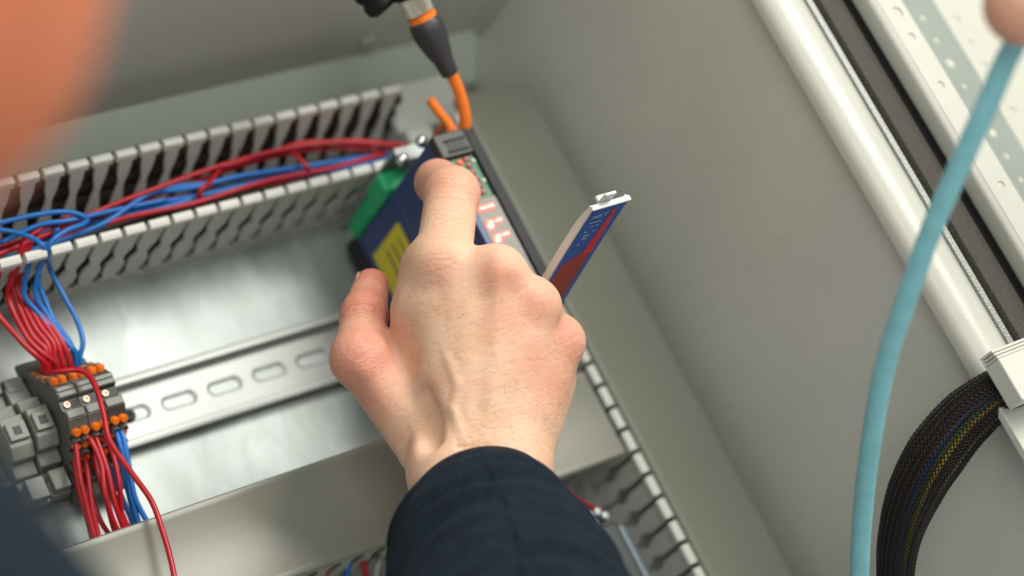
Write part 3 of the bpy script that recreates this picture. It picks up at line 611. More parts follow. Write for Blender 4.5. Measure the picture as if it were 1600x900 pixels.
def ribbon(edgesL, edgesR, off, m, name, n=14):
    V = []; Fc = []
    for k_ in range(n + 1):
        s = edgesL[0][1] + (edgesL[-1][1] - edgesL[0][1]) * k_ / n
        xl = np.interp(s, [e[1] for e in edgesL], [e[0] for e in edgesL]); xr = np.interp(s, [e[1] for e in edgesR], [e[0] for e in edgesR])
        V += on_face([(xl, s), (xr, s)], off, m, name)
    for k_ in range(n): Fc.append((2 * k_, 2 * k_ + 1, 2 * k_ + 3, 2 * k_ + 2))
    return obj(name, (V, Fc), m, FL)
ribbon([(XA + .9, .03), (XA + .9, .985)], [(XB - .2, .03), (XB - .2, .985)], .72, PBLUE, 'blue_print')
ribbon([(XA + 3, .05), (XA + 3, .44), (XA + 4, .47), (XA + 12.5, .52), (XA + 14, .57)], [(XB - 3, .05), (XB - 3, .5), (XB - 3.2, .57)], .80, PRED, 'red_print')
ribbon([(XA + 12, .5), (XA + 13.6, .7), (XA + 14.4, .90)], [(XB - 2.9, .5), (XB - 3.3, .7), (XB - 4.4, .90)], .86, PRED2, 'red_stripe')
vd = on_face([(XA + 14.4 + 1.5 * cos(a), .915 + .018 * sin(a)) for a in np.linspace(0, 2 * pi, 12, endpoint=False)], .9, None, ''); obj('red_dot', (vd, [tuple(range(12))]), PRED2, FL)
# print: NET and small marks
def stroke(x0, s0, x1, s1, wd=.55):
    dx, ds = x1 - x0, (s1 - s0) * 86; l = math.hypot(dx, ds); nx, ns = -ds / l * wd / 2, dx / l * wd / 2 / 86
    return on_face([(x0 + nx, s0 + ns), (x1 + nx, s1 + ns), (x1 - nx, s1 - ns), (x0 - nx, s0 - ns)], .9, None, '')
NET = [[(0, 0, 0, 1), (0, 1, 1, 0), (1, 0, 1, 1)], [(0, 0, 0, 1), (0, 0, 1, 0), (0, .5, .8, .5), (0, 1, 1, 1)], [(.5, 0, .5, 1), (0, 1, 1, 1)]]
V = []; Fc = []
for li, L_ in enumerate(NET):
    for a, b, c, d in L_:
        q = stroke(XA + 4.2 + li * 2.9 + 2.0 * a, .865 + .034 * b, XA + 4.2 + li * 2.9 + 2.0 * c, .865 + .034 * d, .6); n = len(V); V += q; Fc.append((n, n + 1, n + 2, n + 3))
obj('lettering', (V, Fc), PWHITE, FL)
V = []; Fc = []
for (x, s, l) in [(4, .81, 6.5), (6.5, .76, 1.6), (9.2, .765, 1.4), (4.4, .715, 1.6), (5.4, .68, 3.2), (5.4, .655, 2.8), (5.0, .61, 1.4), (9.4, .71, 1.2)]:
    q = stroke(XA + x, s, XA + x + l, s, 1.0); n = len(V); V += q; Fc.append((n, n + 1, n + 2, n + 3))
obj('print_marks', (V, Fc), PWHITE, FL)
# bright metal bracket by the module's top corner
MB_ = thing('metal_bracket', 'small bright metal bracket with round screw heads left of the module top', 'bracket', (104, 66, 60))
obj('plate', box(97, 128, 56, 64, 80, 82), GALV, MB_, bevel=.6)
obj('web', box(97, 128, 62.2, 64, 2, 80), GALV, MB_, bevel=.5)
for x in (99, 108): obj('screw', lathe((x - 2, 56 + (x - 99) * .3, 84 + (x - 99)), (-.2, -.4, .9), [(0, 3.2), (2, 3.2), (3.2, 2.2), (3.6, .8)], 16), STEEL, MB_, smooth=True)

# orange cables and the black plug hanging over them
def cable(pts, m, r, label, group=None, n=12, k=14, base=None, taper=None):
    C = spline(pts, n); o = obj('cable', tube(C, r if taper is None else np.interp(np.linspace(0, 1, len(C)), *taper), k), m, None, smooth=True, base=tuple(C[0])); tag(o, label, 'cable', group); return o
P = lambda px, py, d: atd(px, py, d)
cable([P(724, 216, 1040), P(727, 185, 1035), P(718, 145, 1030), P(702, 108, 1024)], ORANGEC, 2.9, 'orange cable bending up from the module into the black plug')
cable([P(706, 216, 1042), P(702, 196, 1044), P(688, 178, 1050), P(673, 158, 1056)], ORANGEC, 2.3, 'short orange cable end curling away to the left above the module')
cable([P(716, 214, 1046), P(704, 196, 1048), P(690, 200, 1052), P(680, 212, 1058)], mat('dull_orange', (.6, .16, .05), .45), 1.7, 'thin dull orange cable low behind the plug cables')
a = P(704, 117, 1025); b = P(640, -12, 1012); d = (b - a) / np.linalg.norm(b - a); LT = np.linalg.norm(b - a)
PG = thing('cable_plug', 'black cable plug with an orange ring and knurled metal nut at the top', 'plug', tuple(a))
obj('boot', lathe(a, d, [(0, 3.6), (1, 4.2), (8, 4.8), (14, 6.6), (20, 7.8), (24, 8.2), (27.5, 7.8), (29.2, 7.0)], 24), mat('boot_rubber', (.035, .035, .04), .45, noise=.15), PG, auto=True)
obj('ring', lathe(a + d * 29, d, [(0, 6.4), (0.2, 7.0), (2.6, 7.0), (3.0, 6.0)], 24), ORANGEC, PG, auto=True)
nut = []
for j in range(36):
    th = 2 * pi * j / 36; nut.append(th)
nv, nf = lathe(a + d * 32.2, d, [(0, 6.2), (.6, 7.0), (9.4, 7.2), (10, 6.4)], 72)
nv = np.array(nv).reshape(4, 72, 3); cen = nv.mean(1, keepdims=True); nv[:, ::2] = cen + (nv[:, ::2] - cen) * .93
obj('nut', (nv.reshape(-1, 3), nf), KNURL, PG, auto=True)
obj('socket', lathe(a + d * 42.4, d, [(0, 8.5), (1, 9.5), (12, 10), (13, 8)], 24), BLACKP, PG, auto=True)
HS = obj('coupling', lathe(P(600, 4, 1015), P(560, -40, 1012) - P(600, 4, 1015), [(-3, 7), (-1, 9.5), (3, 9.8), (5, 8.4), (8, 9.6), (14, 9.4), (20, 8)], 22), BLACKP, PG, auto=True)
# round marker on the top panel
MK = obj('cap', lathe((at(615, 72, 60)[0], UT - .4, 40), (0, -1, 0), [(0, 5), (1.6, 5), (2.2, 4)], 20), LIP, None, auto=True, base=(150, UT, 40)); MK.location = Vector((0, 0, 0)); MK.location = Vector((150, UT, 40)) * S
tag(MK, 'small pale round cap on the shaded top wall beside the black plug', 'cap')

# ------------------------------------------------------------------ graphite device at the lower right
c0, c1 = at(915, 822, 56), at(985, 812, 56)
DV = thing('power_unit', 'dark graphite device with a blue grey edge beside the lower duct', 'device', (120, -190, 0))
obj('housing', box(70, 126, -330, -143, 4, 62), DEVB, DV, bevel=2)
obj('edge_trim', prism([(126.3, 6), (126.3, 60), (129, 60.5), (133.5, 56), (133.5, 6)], 1, -330, -146), DEVE, DV, bevel=.6)
for (px, py) in ((892, 808), (922, 806), (934, 800), (946, 806), (928, 818)):
    p = at(px, py, 58); obj('terminal_screw', lathe(p, (0, 0, 1), [(-6, 2.2), (0, 2.2), (.8, 1.9), (1.0, 1)], 14), GALV, DV, auto=True)
obj('screw_block', box(88, 124, -142.6, -134, 6, 52), TBL, DV, bevel=1)

# ------------------------------------------------------------------ cyan cable and braided loom
cable([P(1720, -160, 745), P(1590, 60, 765), P(1545, 158, 775), P(1498, 262, 790), P(1455, 360, 806), P(1418, 462, 824), P(1386, 560, 845), P(1364, 670, 870), P(1350, 780, 900), P(1343, 900, 930), P(1346, 1040, 960)], CYANC, 4.15,
      'pale cyan round cable hanging in front of the cabinet side wall', n=14, k=24)
LC = spline([P(1660, 560, 925), P(1582, 600, 932), P(1515, 648, 936), P(1464, 708, 940), P(1428, 772, 946), P(1406, 838, 952), P(1399, 900, 958), P(1400, 990, 968), P(1420, 1150, 980)], 16)
LR = np.interp(np.arange(len(LC)) / (len(LC) - 1), [0, .125, .25, .375, .5, .62, .75, 1], [9.4, 9.8, 12.0, 12.8, 11.5, 9.2, 7.9, 7.6])
LOOM = thing('braided_cable_loom', 'black braided cable loom curving down from the pale clip', 'cable loom', tuple(LC[0]))
T_, A_, B_ = frames(LC)
nb = 46; Vv = []; Ff = []; nseg = len(LC); sub = 6
si = np.linspace(0, nseg - 1, (nseg - 1) * sub + 1)
def li(Z): return np.stack([np.interp(si, np.arange(nseg), Z[:, c]) for c in range(3)], 1)
Cc, Aa, Bb, Tt = li(LC), li(A_), li(B_), li(T_); Rr = np.interp(si, np.arange(nseg), LR)
arc = np.concatenate([[0], np.cumsum(np.linalg.norm(np.diff(Cc, axis=0), axis=1))])
for dr in (1, -1):
    for j in range(nb):
        ph = 2 * pi * j / nb + dr * arc / 15.5; wv = .22 * np.sin(nb * ph * .5 * 1.0 + (0 if dr > 0 else pi))
        rr = Rr + wv + .1
        c_, s_ = np.cos(ph), np.sin(ph); rad = Aa * c_[:, None] + Bb * s_[:, None]; tan = -Aa * s_[:, None] + Bb * c_[:, None]
        ctr = Cc + rad * rr[:, None]; side = np.cross(rad, Tt + tan * (dr * Rr / 15.5)[:, None]); side /= np.linalg.norm(side, axis=1)[:, None]
        n = len(Vv); W = np.stack([ctr + side * .34, ctr + rad * .15, ctr - side * .34, ctr - rad * .14], 1).reshape(-1, 3); m_ = len(ctr)
        Vv.extend(W.tolist())
        for i in range(m_ - 1):
            for q in range(4): Ff.append((n + 4 * i + q, n + 4 * i + (q + 1) % 4, n + 4 * i + 4 + (q + 1) % 4, n + 4 * i + 4 + q))
br = obj('braid', (Vv, Ff), BRAID, LOOM, smooth=True); br['kind'] = 'stuff'
obj('core', tube(LC, LR - 2.6, 16), WBLK, LOOM, smooth=True)
vis = -ray(1450, 720); vis /= np.linalg.norm(vis)
lw = [(78, WBLK), (60, WBLK), (46, WBLK), (34, WMAR), (22, WBLK), (10, WMAR), (-2, WBLU), (-14, WGRN), (-25, WYEL), (-38, WMAR), (-50, WMAR), (-64, CHIP), (-80, WBLK)]
a0 = None
for deg, m in lw:
    Cw = []
    for i in range(nseg):
        v = vis - T_[i] * (vis @ T_[i]); v /= np.linalg.norm(v); sd = np.cross(T_[i], v)
        th = radians(deg + 6 * sin(i * .05)); Cw.append(LC[i] + (LR[i] - 1.55) * (v * cos(th) + sd * sin(th)))
    obj('inner_wire', tube(np.array(Cw), 1.25, 8), m, LOOM, smooth=True)
# pale clip on the frame
p0 = at(1551, 545, 262)
CL = thing('cable_clip', 'pale grey ridged plastic clip holding the braided loom on the cabinet frame', 'clip', (p0[0], p0[1] - 12, 240))
obj('cap', box(p0[0], p0[0] + 58, p0[1] - 25, p0[1] - 4.6, 252, 262), CLIP, CL, bevel=.8)
for k_ in range(3): obj('ridge', box(p0[0] + .3, p0[0] + 58, p0[1] - 4.5 + 1.6 * k_, p0[1] - 3.3 + 1.6 * k_, 252, 261.4 - .5 * k_), CLIP, CL, bevel=.2)
obj('base', box(p0[0] + 20, p0[0] + 58, p0[1] - 25, p0[1], 239, 251.9), CLIP, CL, bevel=.8)
p1 = at(1578, 660, 244); obj('tail', box(p1[0], p1[0] + 40, p1[1] - 42, p1[1] + 8, 239, 243), CLIP, CL, bevel=.6)

# ------------------------------------------------------------------ the hand and its owner
def flush_attr(o, V, spots):
    a = o.data.attributes.new('flush', 'FLOAT', 'POINT'); f = np.zeros(len(V))
    for c, r, s in spots: f = np.maximum(f, s * np.exp(-((V - c) ** 2).sum(1) / (r * r)))
    a.data.foreach_set('value', f.astype(np.float32))
PERSON = thing('person', 'person in a navy sweatshirt reaching in with one bare hand to press the module', 'person', tuple(atd(750, 760, 925)))
J = {k_: atd(*v) for k_, v in dict(
    imcp=(692, 412, 936), ipip=(706, 303, 966), idip=(684, 285, 992), itip=(690, 300, 1011),
    mmcp=(776, 430, 930), mpip=(762, 424, 974), mdip=(735, 470, 994), mtip=(716, 512, 986),
    rmcp=(832, 478, 934), rpip=(820, 486, 977), rdip=(790, 526, 992), rtip=(765, 556, 983),
    pmcp=(872, 534, 944), ppip=(858, 545, 979), pdip=(832, 580, 990), ptip=(812, 604, 984),
    tcmc=(668, 690, 938), tmcp=(562, 560, 936), tip=(569, 492, 957), ttip=(580, 447, 980),
    wi=(700, 700, 925), wm=(738, 705, 921), wr=(778, 705, 922), wp=(810, 690, 930),
    wr1=(712, 742, 921), wr2=(786, 742, 921), fa1=(735, 830, 889), fa2=(778, 830, 889)).items()}
vz = -R[2]                                                # out of the back of the hand
def hand_sdf(Pg):
    J_ = J; D = seg(Pg, J_['wi'], J_['imcp'], 13.5, 12.6)
    D = smin(D, seg(Pg, J_['wm'], J_['mmcp'], 13, 11.6), 13)
    D = smin(D, seg(Pg, J_['wr'], J_['rmcp'], 13, 10.6), 13)
    D = smin(D, seg(Pg, J_['wp'], J_['pmcp'], 12.5, 10.2), 13)
    D = smin(D, seg(Pg, atd(735, 640, 925), atd(735, 450, 934), 13, 11.5), 10); D = smin(D, seg(Pg, atd(790, 640, 927), atd(806, 490, 935), 12.5, 10.5), 10); D = smin(D, seg(Pg, atd(820, 650, 934), atd(850, 545, 943), 11.5, 9.6), 10)
    D = smin(D, seg(Pg, atd(770, 640, 934), atd(790, 520, 940), 14, 13), 10)     # palm body
    D = smin(D, seg(Pg, atd(858, 600, 952), atd(826, 690, 940), 11.5, 11.5), 9)  # little finger side
    D = smin(D, seg(Pg, atd(700, 640, 940), atd(680, 480, 946), 14, 11), 10)
    D = smin(D, seg(Pg, atd(640, 640, 942), atd(648, 500, 944), 11, 9), 9)     # first web
    D = smin(D, seg(Pg, atd(661, 476, 940), atd(666, 420, 942), 12.5, 11.5), 9)
    D = smin(D, seg(Pg, J_['wr1'], J_['wr2'], 18.8, 18.8), 12)
    D = smin(D, seg(Pg, J_['wr1'], J_['fa1'], 18.8, 20), 8); D = smin(D, seg(Pg, J_['wr2'], J_['fa2'], 18.8, 20), 8)
    # thumb
    T = seg(Pg, J_['tcmc'], J_['tmcp'], 14.5, 11.2); T = smin(T, seg(Pg, J_['tmcp'], J_['tip'], 12.2, 9.7), 4)
    T = smin(T, seg(Pg, J_['tip'], J_['ttip'], 10.2, 8.0), 4); T = smin(T, ell(Pg, J_['tmcp'] + vz * 1.5, np.eye(3), (12.3, 12.3, 12.3)), 3)
    D = smin(D, T, 5.5)
    # knuckles
    for k_, r in (('imcp', 13.6), ('mmcp', 12.6), ('rmcp', 11.4), ('pmcp', 11.0)): D = smin(D, seg(Pg, J_[k_], J_[k_] + vz * .8, r, r), 5)
    for a_, b_, c_, d_, rs in (('imcp', 'ipip', 'idip', 'itip', (12.4, 11.8, 10.2, 8.3)), ('mmcp', 'mpip', 'mdip', 'mtip', (11.8, 10.4, 9.2, 8)),
                              ('rmcp', 'rpip', 'rdip', 'rtip', (10.9, 9.8, 8.7, 7.6)), ('pmcp', 'ppip', 'pdip', 'ptip', (10.2, 8.8, 7.8, 7))):
        f = seg(Pg, J_[a_], J_[b_], rs[0], rs[1]); f = smin(f, seg(Pg, J_[b_], J_[c_], rs[1], rs[2]), 3); f = smin(f, seg(Pg, J_[c_], J_[d_], rs[2], rs[3]), 3)
        f = smin(f, ell(Pg, J_[b_], np.eye(3), (rs[1] + .35,) * 3), 2.5); D = smin(D, f, 3.5)
    # extensor tendons and wrist ridges
    for a_, b_, off, r in (((696, 440, 0), (724, 640, 0), 0, 0), ):
        pass
    def ridge(D, pts, r, k): 
        Q = [surf_pt(*p) for p in pts]
        for a_, b_ in zip(Q[:-1], Q[1:]): D = smin(D, seg(Pg, a_, b_, r, r), k)
        return D
    def groove(D, pts, r, k):
        Q = [surf_pt(*p) for p in pts]
        for a_, b_ in zip(Q[:-1], Q[1:]): D = smax(D, -seg(Pg, a_, b_, r, r), k)
        return D
    def surf_pt(px, py, dd, rise): return atd(px, py, dd - rise)
    D = ridge(D, [(704, 440, 925.2, 0), (722, 540, 921, 0), (736, 640, 914, 0)], 2.4, 5)
    D = ridge(D, [(784, 455, 921, 0), (772, 560, 917.5, 0), (760, 660, 912, 0)], 2.4, 5)
    D = ridge(D, [(832, 500, 926, 0), (806, 590, 920.5, 0), (784, 670, 914, 0)], 2.0, 5)
    D = ridge(D, [(694, 716, 908, 0), (688, 660, 918.5, 0), (668, 610, 926, 0)], 3.0, 6)      # long thumb extensor
    D = ridge(D, [(640, 716, 930, 0), (606, 640, 934, 0), (572, 580, 926, 0)], 2.6, 6)
    D = groove(D, [(662, 620, 920, 0), (668, 655, 915, 0), (676, 690, 910, 0)], 3.4, 8)     # snuffbox hollow
    D = groove(D, [(744, 400, 914.5, 0), (750, 470, 909.5, 0), (746, 540, 906, 0)], 2.6, 8)
    D = groove(D, [(808, 450, 912.5, 0), (800, 530, 907, 0)], 2.6, 8)
    D = ridge(D, [(700, 560, 915.5, 0), (716, 600, 912, 0), (708, 640, 910, 0), (722, 680, 906.6, 0)], .9, 3)
    D = groove(D, [(744, 400, 908.6, 0), (748, 640, 905, 0)], 2.0, 5)
    D = groove(D, [(590, 500, 938, 0), (597, 480, 946, 0), (607, 460, 950, 0)], 1.8, 3)
    D = groove(D, [(600, 470, 935, 0), (586, 520, 927, 0)], 2.0, 6)
    for a_, b_ in (((758, 706, 902), (820, 716, 903)), ((716, 700, 903), (770, 694, 901.5))):   # wrist folds
        D = smax(D, -seg(Pg, atd(*a_), atd(*b_), .9, .9), 1.6)
    for (px, py, dd) in ((693, 345, 942), (696, 352, 940.5), (690, 362, 938)):
        D = smax(D, -seg(Pg, atd(px - 20, py + 2, dd + 1), atd(px + 18, py, dd), .8, .8), 1.4)
    return D
pts = np.array(list(J.values())); lo = pts.min(0) - 26; hi = pts.max(0) + 26; hstep = 1.05
def slabbed(fn, lo, hi, h):
    xs = np.arange(lo[0], hi[0] + h, h, dtype=np.float32); out = []
    for i in range(0, len(xs), 24):
        ys = np.arange(lo[1], hi[1] + h, h, dtype=np.float32); zs = np.arange(lo[2], hi[2] + h, h, dtype=np.float32)
        out.append(fn(np.stack(np.meshgrid(xs[i:i + 24], ys, zs, indexing='ij'), -1)))
    return np.concatenate(out, 0)
D = slabbed(hand_sdf, lo, hi, hstep); HV, HF = nets(D, lo, hstep)
# arm, torso, neck and head of the same body (outside or at the edge of the picture), coarser
elb = atd(800, 1713, 700); 
def cs(x, y, z): return CAM + R.T @ np.array([x, y, z], float)
elbow = cs(0, 262, 700); shoulder = cs(-165, 88, 425); head = cs(-133, -95, 345); neck = cs(-215, 10, 420)
sh2 = cs(-520, 180, 520); hip = cs(-380, 560, 560)
up_h = (cs(-136, -230, 345) - head); up_h /= np.linalg.norm(up_h); fw = R.T @ np.array([.30, .25, .92]); fw -= up_h * (fw @ up_h); fw /= np.linalg.norm(fw); rt = np.cross(fw, up_h)
def body_sdf(Pg):
    D = seg(Pg, (J['wr1'] + J['wr2']) / 2, elbow, 20, 36); D = smin(D, seg(Pg, elbow, shoulder, 36, 50), 20)
    D = smin(D, seg(Pg, shoulder, neck, 48, 55), 30); D = smin(D, seg(Pg, sh2, neck, 50, 60), 30)
    D = smin(D, seg(Pg, (shoulder + sh2) / 2, hip, 110, 120), 60); D = smin(D, seg(Pg, neck, head, 48, 50), 20)
    D = smin(D, ell(Pg, head, np.array([rt, up_h, fw]), (68, 92, 84)), 20)
    D = smin(D, ell(Pg, head + fw * 50 - up_h * 45, np.eye(3), (38, 38, 38)), 25)
    D = smin(D, seg(Pg, head + fw * 84 + up_h * 12, head + fw * 98 - up_h * 14, 6, 10), 8)
    for sg in (-1, 1):
        D = smin(D, ell(Pg, head + rt * sg * 70 - up_h * 4 - fw * 8, np.array([rt, up_h, fw]), (9, 32, 18)), 5)
        D = smax(D, -ell(Pg, head + rt * sg * 30 + fw * 88 + up_h * 14, np.eye(3), (14, 14, 14)), 10)
        D = smin(D, ell(Pg, head + rt * sg * 30 + fw * 72 + up_h * 13, np.eye(3), (12, 12, 12)), 2)
    D = smax(D, -seg(Pg, head + fw * 84 - rt * 20 - up_h * 38, head + fw * 84 + rt * 20 - up_h * 38, 3, 3), 3)
    return D
bp = np.array([elbow, shoulder, head, sh2, hip, (J['wr1'] + J['wr2']) / 2]); lo2 = bp.min(0) - 135; hi2 = bp.max(0) + 135
D2_ = slabbed(body_sdf, lo2, hi2, 7.); BV, BF = nets(D2_, lo2, 7.)
V = np.vstack([HV, BV]); Fq = np.vstack([HF, BF + len(HV)])
body = obj('body', (V, Fq), SKIN, PERSON, smooth=True)
sm = body.modifiers.new('smooth', 'SMOOTH'); sm.factor = .5; sm.iterations = 2
flush_attr(body, V, [(J['imcp'] + vz * 11 - (J['ipip'] - J['imcp']) * .12, 11, .55), (J['mmcp'] + vz * 10, 11, .75), (J['rmcp'] + vz * 10, 11, .75), (J['pmcp'] + vz * 6, 17, .85), (J['ipip'], 19, .8), (J['idip'], 18, 1.0),
                     (atd(790, 500, 915), 14, .45), (atd(850, 600, 930), 14, .7), (atd(560, 620, 925), 18, .75), (atd(830, 560, 920), 12, .5),
                     (J['tmcp'] + vz * 6, 22, .95), (J['tip'], 22, 1.2), (J['ttip'], 18, 1.35), (atd(840, 560, 925), 18, .4), (head, 190, 2.6)])
cr = np.zeros(len(V)); cmk = np.zeros(len(V))
for c_, d_, rad, lam, am in ((J['imcp'] * .45 + J['ipip'] * .55 + vz * 11, J['ipip'] - J['imcp'], 13, 3.4, .5), (J['imcp'] + vz * 12, J['ipip'] - J['imcp'], 10, 3.0, .35), (J['ipip'] + vz * 10, J['ipip'] - J['imcp'] + vz * 8, 8, 2.6, .8),
                            (J['tip'] + vz * 9, J['ttip'] - J['tmcp'], 9, 2.6, 1.), (J['tmcp'] + vz * 9, J['tip'] - J['tcmc'], 9, 3., .5), (atd(760, 700, 903), atd(755, 640, 905) - atd(760, 700, 903), 16, 5.0, .55)):
    d_ = d_ / np.linalg.norm(d_); g_ = am * np.exp(-(((V - c_) ** 2).sum(1) / rad ** 2) ** 1.5); ph_ = ((V - c_) @ d_) / lam * pi; cr = np.where(g_ > cmk, ph_, cr); cmk = np.maximum(cmk, g_)
for nm_, ar_ in (('crease', cr), ('crease_mask', cmk)):
    a_ = body.data.attributes.new(nm_, 'FLOAT', 'POINT'); a_.data.foreach_set('value', ar_.astype(np.float32))
# fine hairs on the back of the hand
hd = HV; rel = (hd - CAM) @ R.T; hx = 800 + F * rel[:, 0] / rel[:, 2]; hy = 450 + F * rel[:, 1] / rel[:, 2]
nrmv = np.zeros_like(HV); q4 = HV[HF]; fn = np.cross(q4[:, 2] - q4[:, 0], q4[:, 3] - q4[:, 1])
for i in range(4): np.add.at(nrmv, HF[:, i], fn)
nrmv /= np.linalg.norm(nrmv, axis=1)[:, None] + 1e-9
front = (nrmv @ vz > .35) & (rel[:, 2] < 945) & (hy > 440) & (hy < 700) & (hx > 610) & (hx < 900)
ids = rng.choice(np.nonzero(front)[0], 330, replace=False); hv_, hf_ = [], []
for i_ in ids:
    n_ = nrmv[i_]; dr_ = R.T @ np.array([.75 + .3 * rng.normal(), .35 + .35 * rng.normal(), 0]); dr_ -= n_ * (dr_ @ n_); dr_ /= np.linalg.norm(dr_); L_ = rng.uniform(2.2, 5.5)
    Cq = np.array([HV[i_] + dr_ * L_ * t_ + n_ * (1.1 * t_ * (1.2 - t_)) * 1.2 - n_ * .2 for t_ in (0, .35, .7, 1.)]); hv_.append(tube(Cq, [.04, .035, .03, .012], 3, False))
ho = obj('hand_hair', join(*hv_), mat('fine_hair', (.20, .11, .06), .5), PERSON); ho['kind'] = 'stuff'
nl = J['ttip'] + (J['tip'] - J['ttip']) * .05; nrm = R.T @ np.array([-.92, .05, -.38]); tdir = J['ttip'] - J['tip']; tdir /= np.linalg.norm(tdir); nrm -= tdir * (nrm @ tdir); nrm /= np.linalg.norm(nrm); nsd = np.cross(tdir, nrm)
V = []; Fc = []; nu, nv_ = 9, 9
for i in range(nu):
    for j in range(nv_):
        s, t = i / (nu - 1) * 2 - 1, j / (nv_ - 1) * 2 - 1; wdt = 6.2 * math.sqrt(max(0, 1 - (abs(s) ** 3) * .55)); th = t * 1.0
        V.append(nl + tdir * (s * 6.2) + nrm * (7.9 * cos(th * .62) + .15) + nsd * (wdt * sin(th)))
for i in range(nu - 1):
    for j in range(nv_ - 1): a_ = i * nv_ + j; Fc.append((a_, a_ + 1, a_ + nv_ + 1, a_ + nv_))
nb_ = obj('thumb_nail', (V, Fc), NAIL, PERSON, smooth=True); so = nb_.modifiers.new('solid', 'SOLIDIFY'); so.thickness = .0005
# hair cap
def hair_sdf(Pg):
    h = ell(Pg, head - fw * 6 + up_h * 8, np.array([rt, up_h, fw]), (74, 96, 88)); cut = (Pg - (head + up_h * 22 + fw * 10)) @ (-(up_h * .75 - fw * .65)).astype(np.float32)
    return smax(h, cut, 8)
lo3, hi3 = head - 120, head + 120; D3_ = slabbed(hair_sdf, lo3, hi3, 6.); hv, hf = nets(D3_, lo3, 6.)
obj('hair', (hv, hf), HAIR, PERSON, smooth=True)
# sweatshirt: finely folded forearm sleeve + the rest
rings = [(752, 790, 906, 31.2), (752, 796, 902, 32.2), (754, 808, 895, 34.5), (757, 826, 887, 37.5), (762, 850, 878, 40), (773, 878, 868, 43), (786, 912, 855, 45.8), (798, 957, 839, 48), (812, 1017, 819, 51), (818, 1097, 794, 53), (818, 1197, 764, 54)]
RC = spline([atd(a_, b_, c_) for a_, b_, c_, r in rings], 12); RRd = np.interp(np.arange(len(RC)) / 12, np.arange(len(rings)), [r[3] for r in rings])
T2, A2, B2 = frames(RC); K = 220; th = np.arange(K) * 2 * pi / K
arc2 = np.concatenate([[0], np.cumsum(np.linalg.norm(np.diff(RC, axis=0), axis=1))])
axis = (RC[-1] - RC[0]); axis /= np.linalg.norm(axis)
e1 = np.cross(axis, R.T @ np.array([1., 0, 0])); e1 /= np.linalg.norm(e1)
if e1 @ (R.T @ np.array([0, -1., 0])) < 0: e1 = -e1          # e1: towards the top of the picture
e2 = np.cross(e1, axis)
if e2 @ (R.T @ np.array([1., 0, 0])) < 0: e2 = -e2           # e2: towards the right
V = []; ribv = []
for i in range(len(RC)):
    s = arc2[i]; c_ = np.cos(th); sn = np.sin(th)
    amp = min(1, max(0, (s - 7) / 16.))
    ph = s + 5 * np.sin(th + .6) + 3 * np.sin(2 * th + 1) + 2 * np.sin(3 * th - s * .05)
    g1 = np.clip(np.sin(th * 1.0 + s * .045 + .6) * .5 + .6, 0, 1); g2 = np.clip(np.cos(th * 1.5 - s * .07 + 1.1) * .6 + .4, 0, 1)
    fold = 3.6 * (np.abs(np.sin(ph / 5.2 + 1.1 * np.sin(th + .4))) ** .75 - .62) * (.35 + .65 * g1) + 2.0 * np.sin(ph / 3.4 + 2.4 * np.cos(th + .7) + 1.3) * g2
    fold = np.where(fold > 0, fold, fold * .8)
    seam = -1.1 * math.exp(-((s - 11) / 1.4) ** 2)
    r_ = RRd[i] + amp * fold + seam + .35 * np.sin(th * 2 + 1)
    tilt = .10 * max(0, 1 - s / 60)
    ctr = RC[i][None, :] + axis[None, :] * ((c_ * .0 + sn * -1) * r_ * tilt)[:, None]
    V.append(ctr + e1 * (c_ * r_ * .93)[:, None] + e2 * (sn * r_)[:, None]); ribv.append(th * 96)
nR = len(V)
inner = []
for s_in, sc in ((0, .955), (10, .93)):
    i = 0; c_ = np.cos(th); sn = np.sin(th); r_ = RRd[0] * sc
    inner.append(RC[0] + axis * (s_in + .3) + e1 * (c_ * r_ * .93)[:, None] + e2 * (sn * r_)[:, None] + axis[None, :] * ((-sn) * r_ * .1)[:, None])
V = inner[::-1] + V; ribv = [th * 96] * 2 + ribv; V = np.array(V); nR = len(V)
idx = np.arange(nR * K).reshape(nR, K)
Fs = np.stack([idx[:-1], np.roll(idx, -1, 1)[:-1], np.roll(idx, -1, 1)[1:], idx[1:]], -1).reshape(-1, 4)
nrm_ = np.cross(V[5, 1] - V[5, 0], V[6, 0] - V[5, 0]); 
if nrm_ @ (V[5, 0] - V[5].mean(0)) < 0: Fs = Fs[:, ::-1]
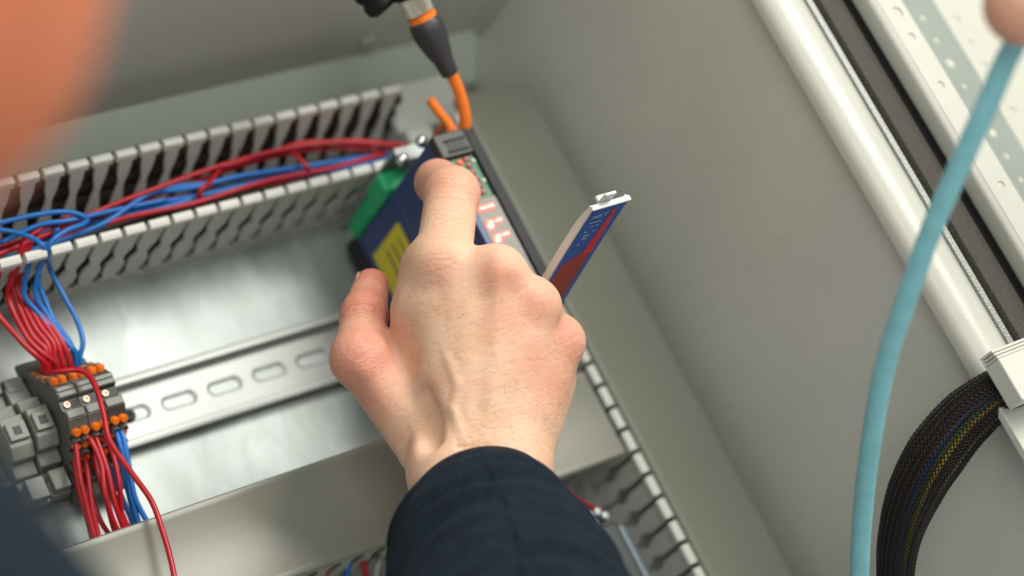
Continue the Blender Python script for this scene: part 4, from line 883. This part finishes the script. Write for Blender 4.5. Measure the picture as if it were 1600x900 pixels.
def shirt_sdf(Pg):
    D = seg(Pg, RC[-1] - axis * 6, elbow, 51, 54); D = smin(D, seg(Pg, elbow, shoulder, 54, 74), 25)
    D = smin(D, seg(Pg, shoulder, neck - up_h * 40, 72, 60), 40); D = smin(D, seg(Pg, sh2, neck - up_h * 40, 70, 60), 40)
    return smin(D, seg(Pg, (shoulder + sh2) / 2, hip, 130, 140), 70)
D4 = slabbed(shirt_sdf, lo2, hi2, 7.); SV, SF = nets(D4, lo2, 7.)
VV = np.vstack([V.reshape(-1, 3), SV]); FF = np.vstack([Fs, SF + nR * K])
sh = obj('sweatshirt', (VV, FF), CLOTH, PERSON, smooth=True)
at_ = sh.data.attributes.new('rib', 'FLOAT', 'POINT'); at_.data.foreach_set('value', np.concatenate([np.concatenate(ribv), np.zeros(len(SV))]).astype(np.float32))

# ------------------------------------------------------------------ second hand holding the cyan cable at the corner
q = {k_: atd(*v) for k_, v in dict(c=(1607, 22, 748), t0=(1660, -30, 742), t1=(1600, 8, 742), i0=(1690, 20, 775), i1=(1640, 30, 768), m1=(1690, 60, 780), m0=(1760, 50, 790), w=(1830, -150, 740), p0=(1760, -60, 750)).items()}
def hand2(Pg):
    D = seg(Pg, q['t0'], q['t1'], 14.5, 14); D = smin(D, seg(Pg, q['p0'], q['t0'], 20, 14), 10)
    D = smin(D, seg(Pg, q['w'], q['p0'], 24, 24), 15)
    for n_, off in enumerate((0, 1, 2, 3)):
        o_ = R.T @ np.array([6. * off, 15. * off, 5. * off]); D = smin(D, seg(Pg, q['p0'] + o_ * .9, q['i0'] + o_, 13, 9), 6); D = smin(D, seg(Pg, q['i0'] + o_, q['i1'] + o_ + R.T @ np.array([2. * off, 0, 0]), 9, 7.6), 3)
    return D
lo5 = np.min([v for v in q.values()], 0) - 60; hi5 = np.max([v for v in q.values()], 0) + 60
D5 = slabbed(hand2, lo5, hi5, 2.2); v5, f5 = nets(D5, lo5, 2.2)
P2 = thing('person', 'second person at the upper right corner, only fingers holding the cyan cable', 'person', tuple(q['w']))
b2 = obj('body', (v5, f5), SKIN, P2, smooth=True); flush_attr(b2, v5, [(q['c'], 80, .5)])
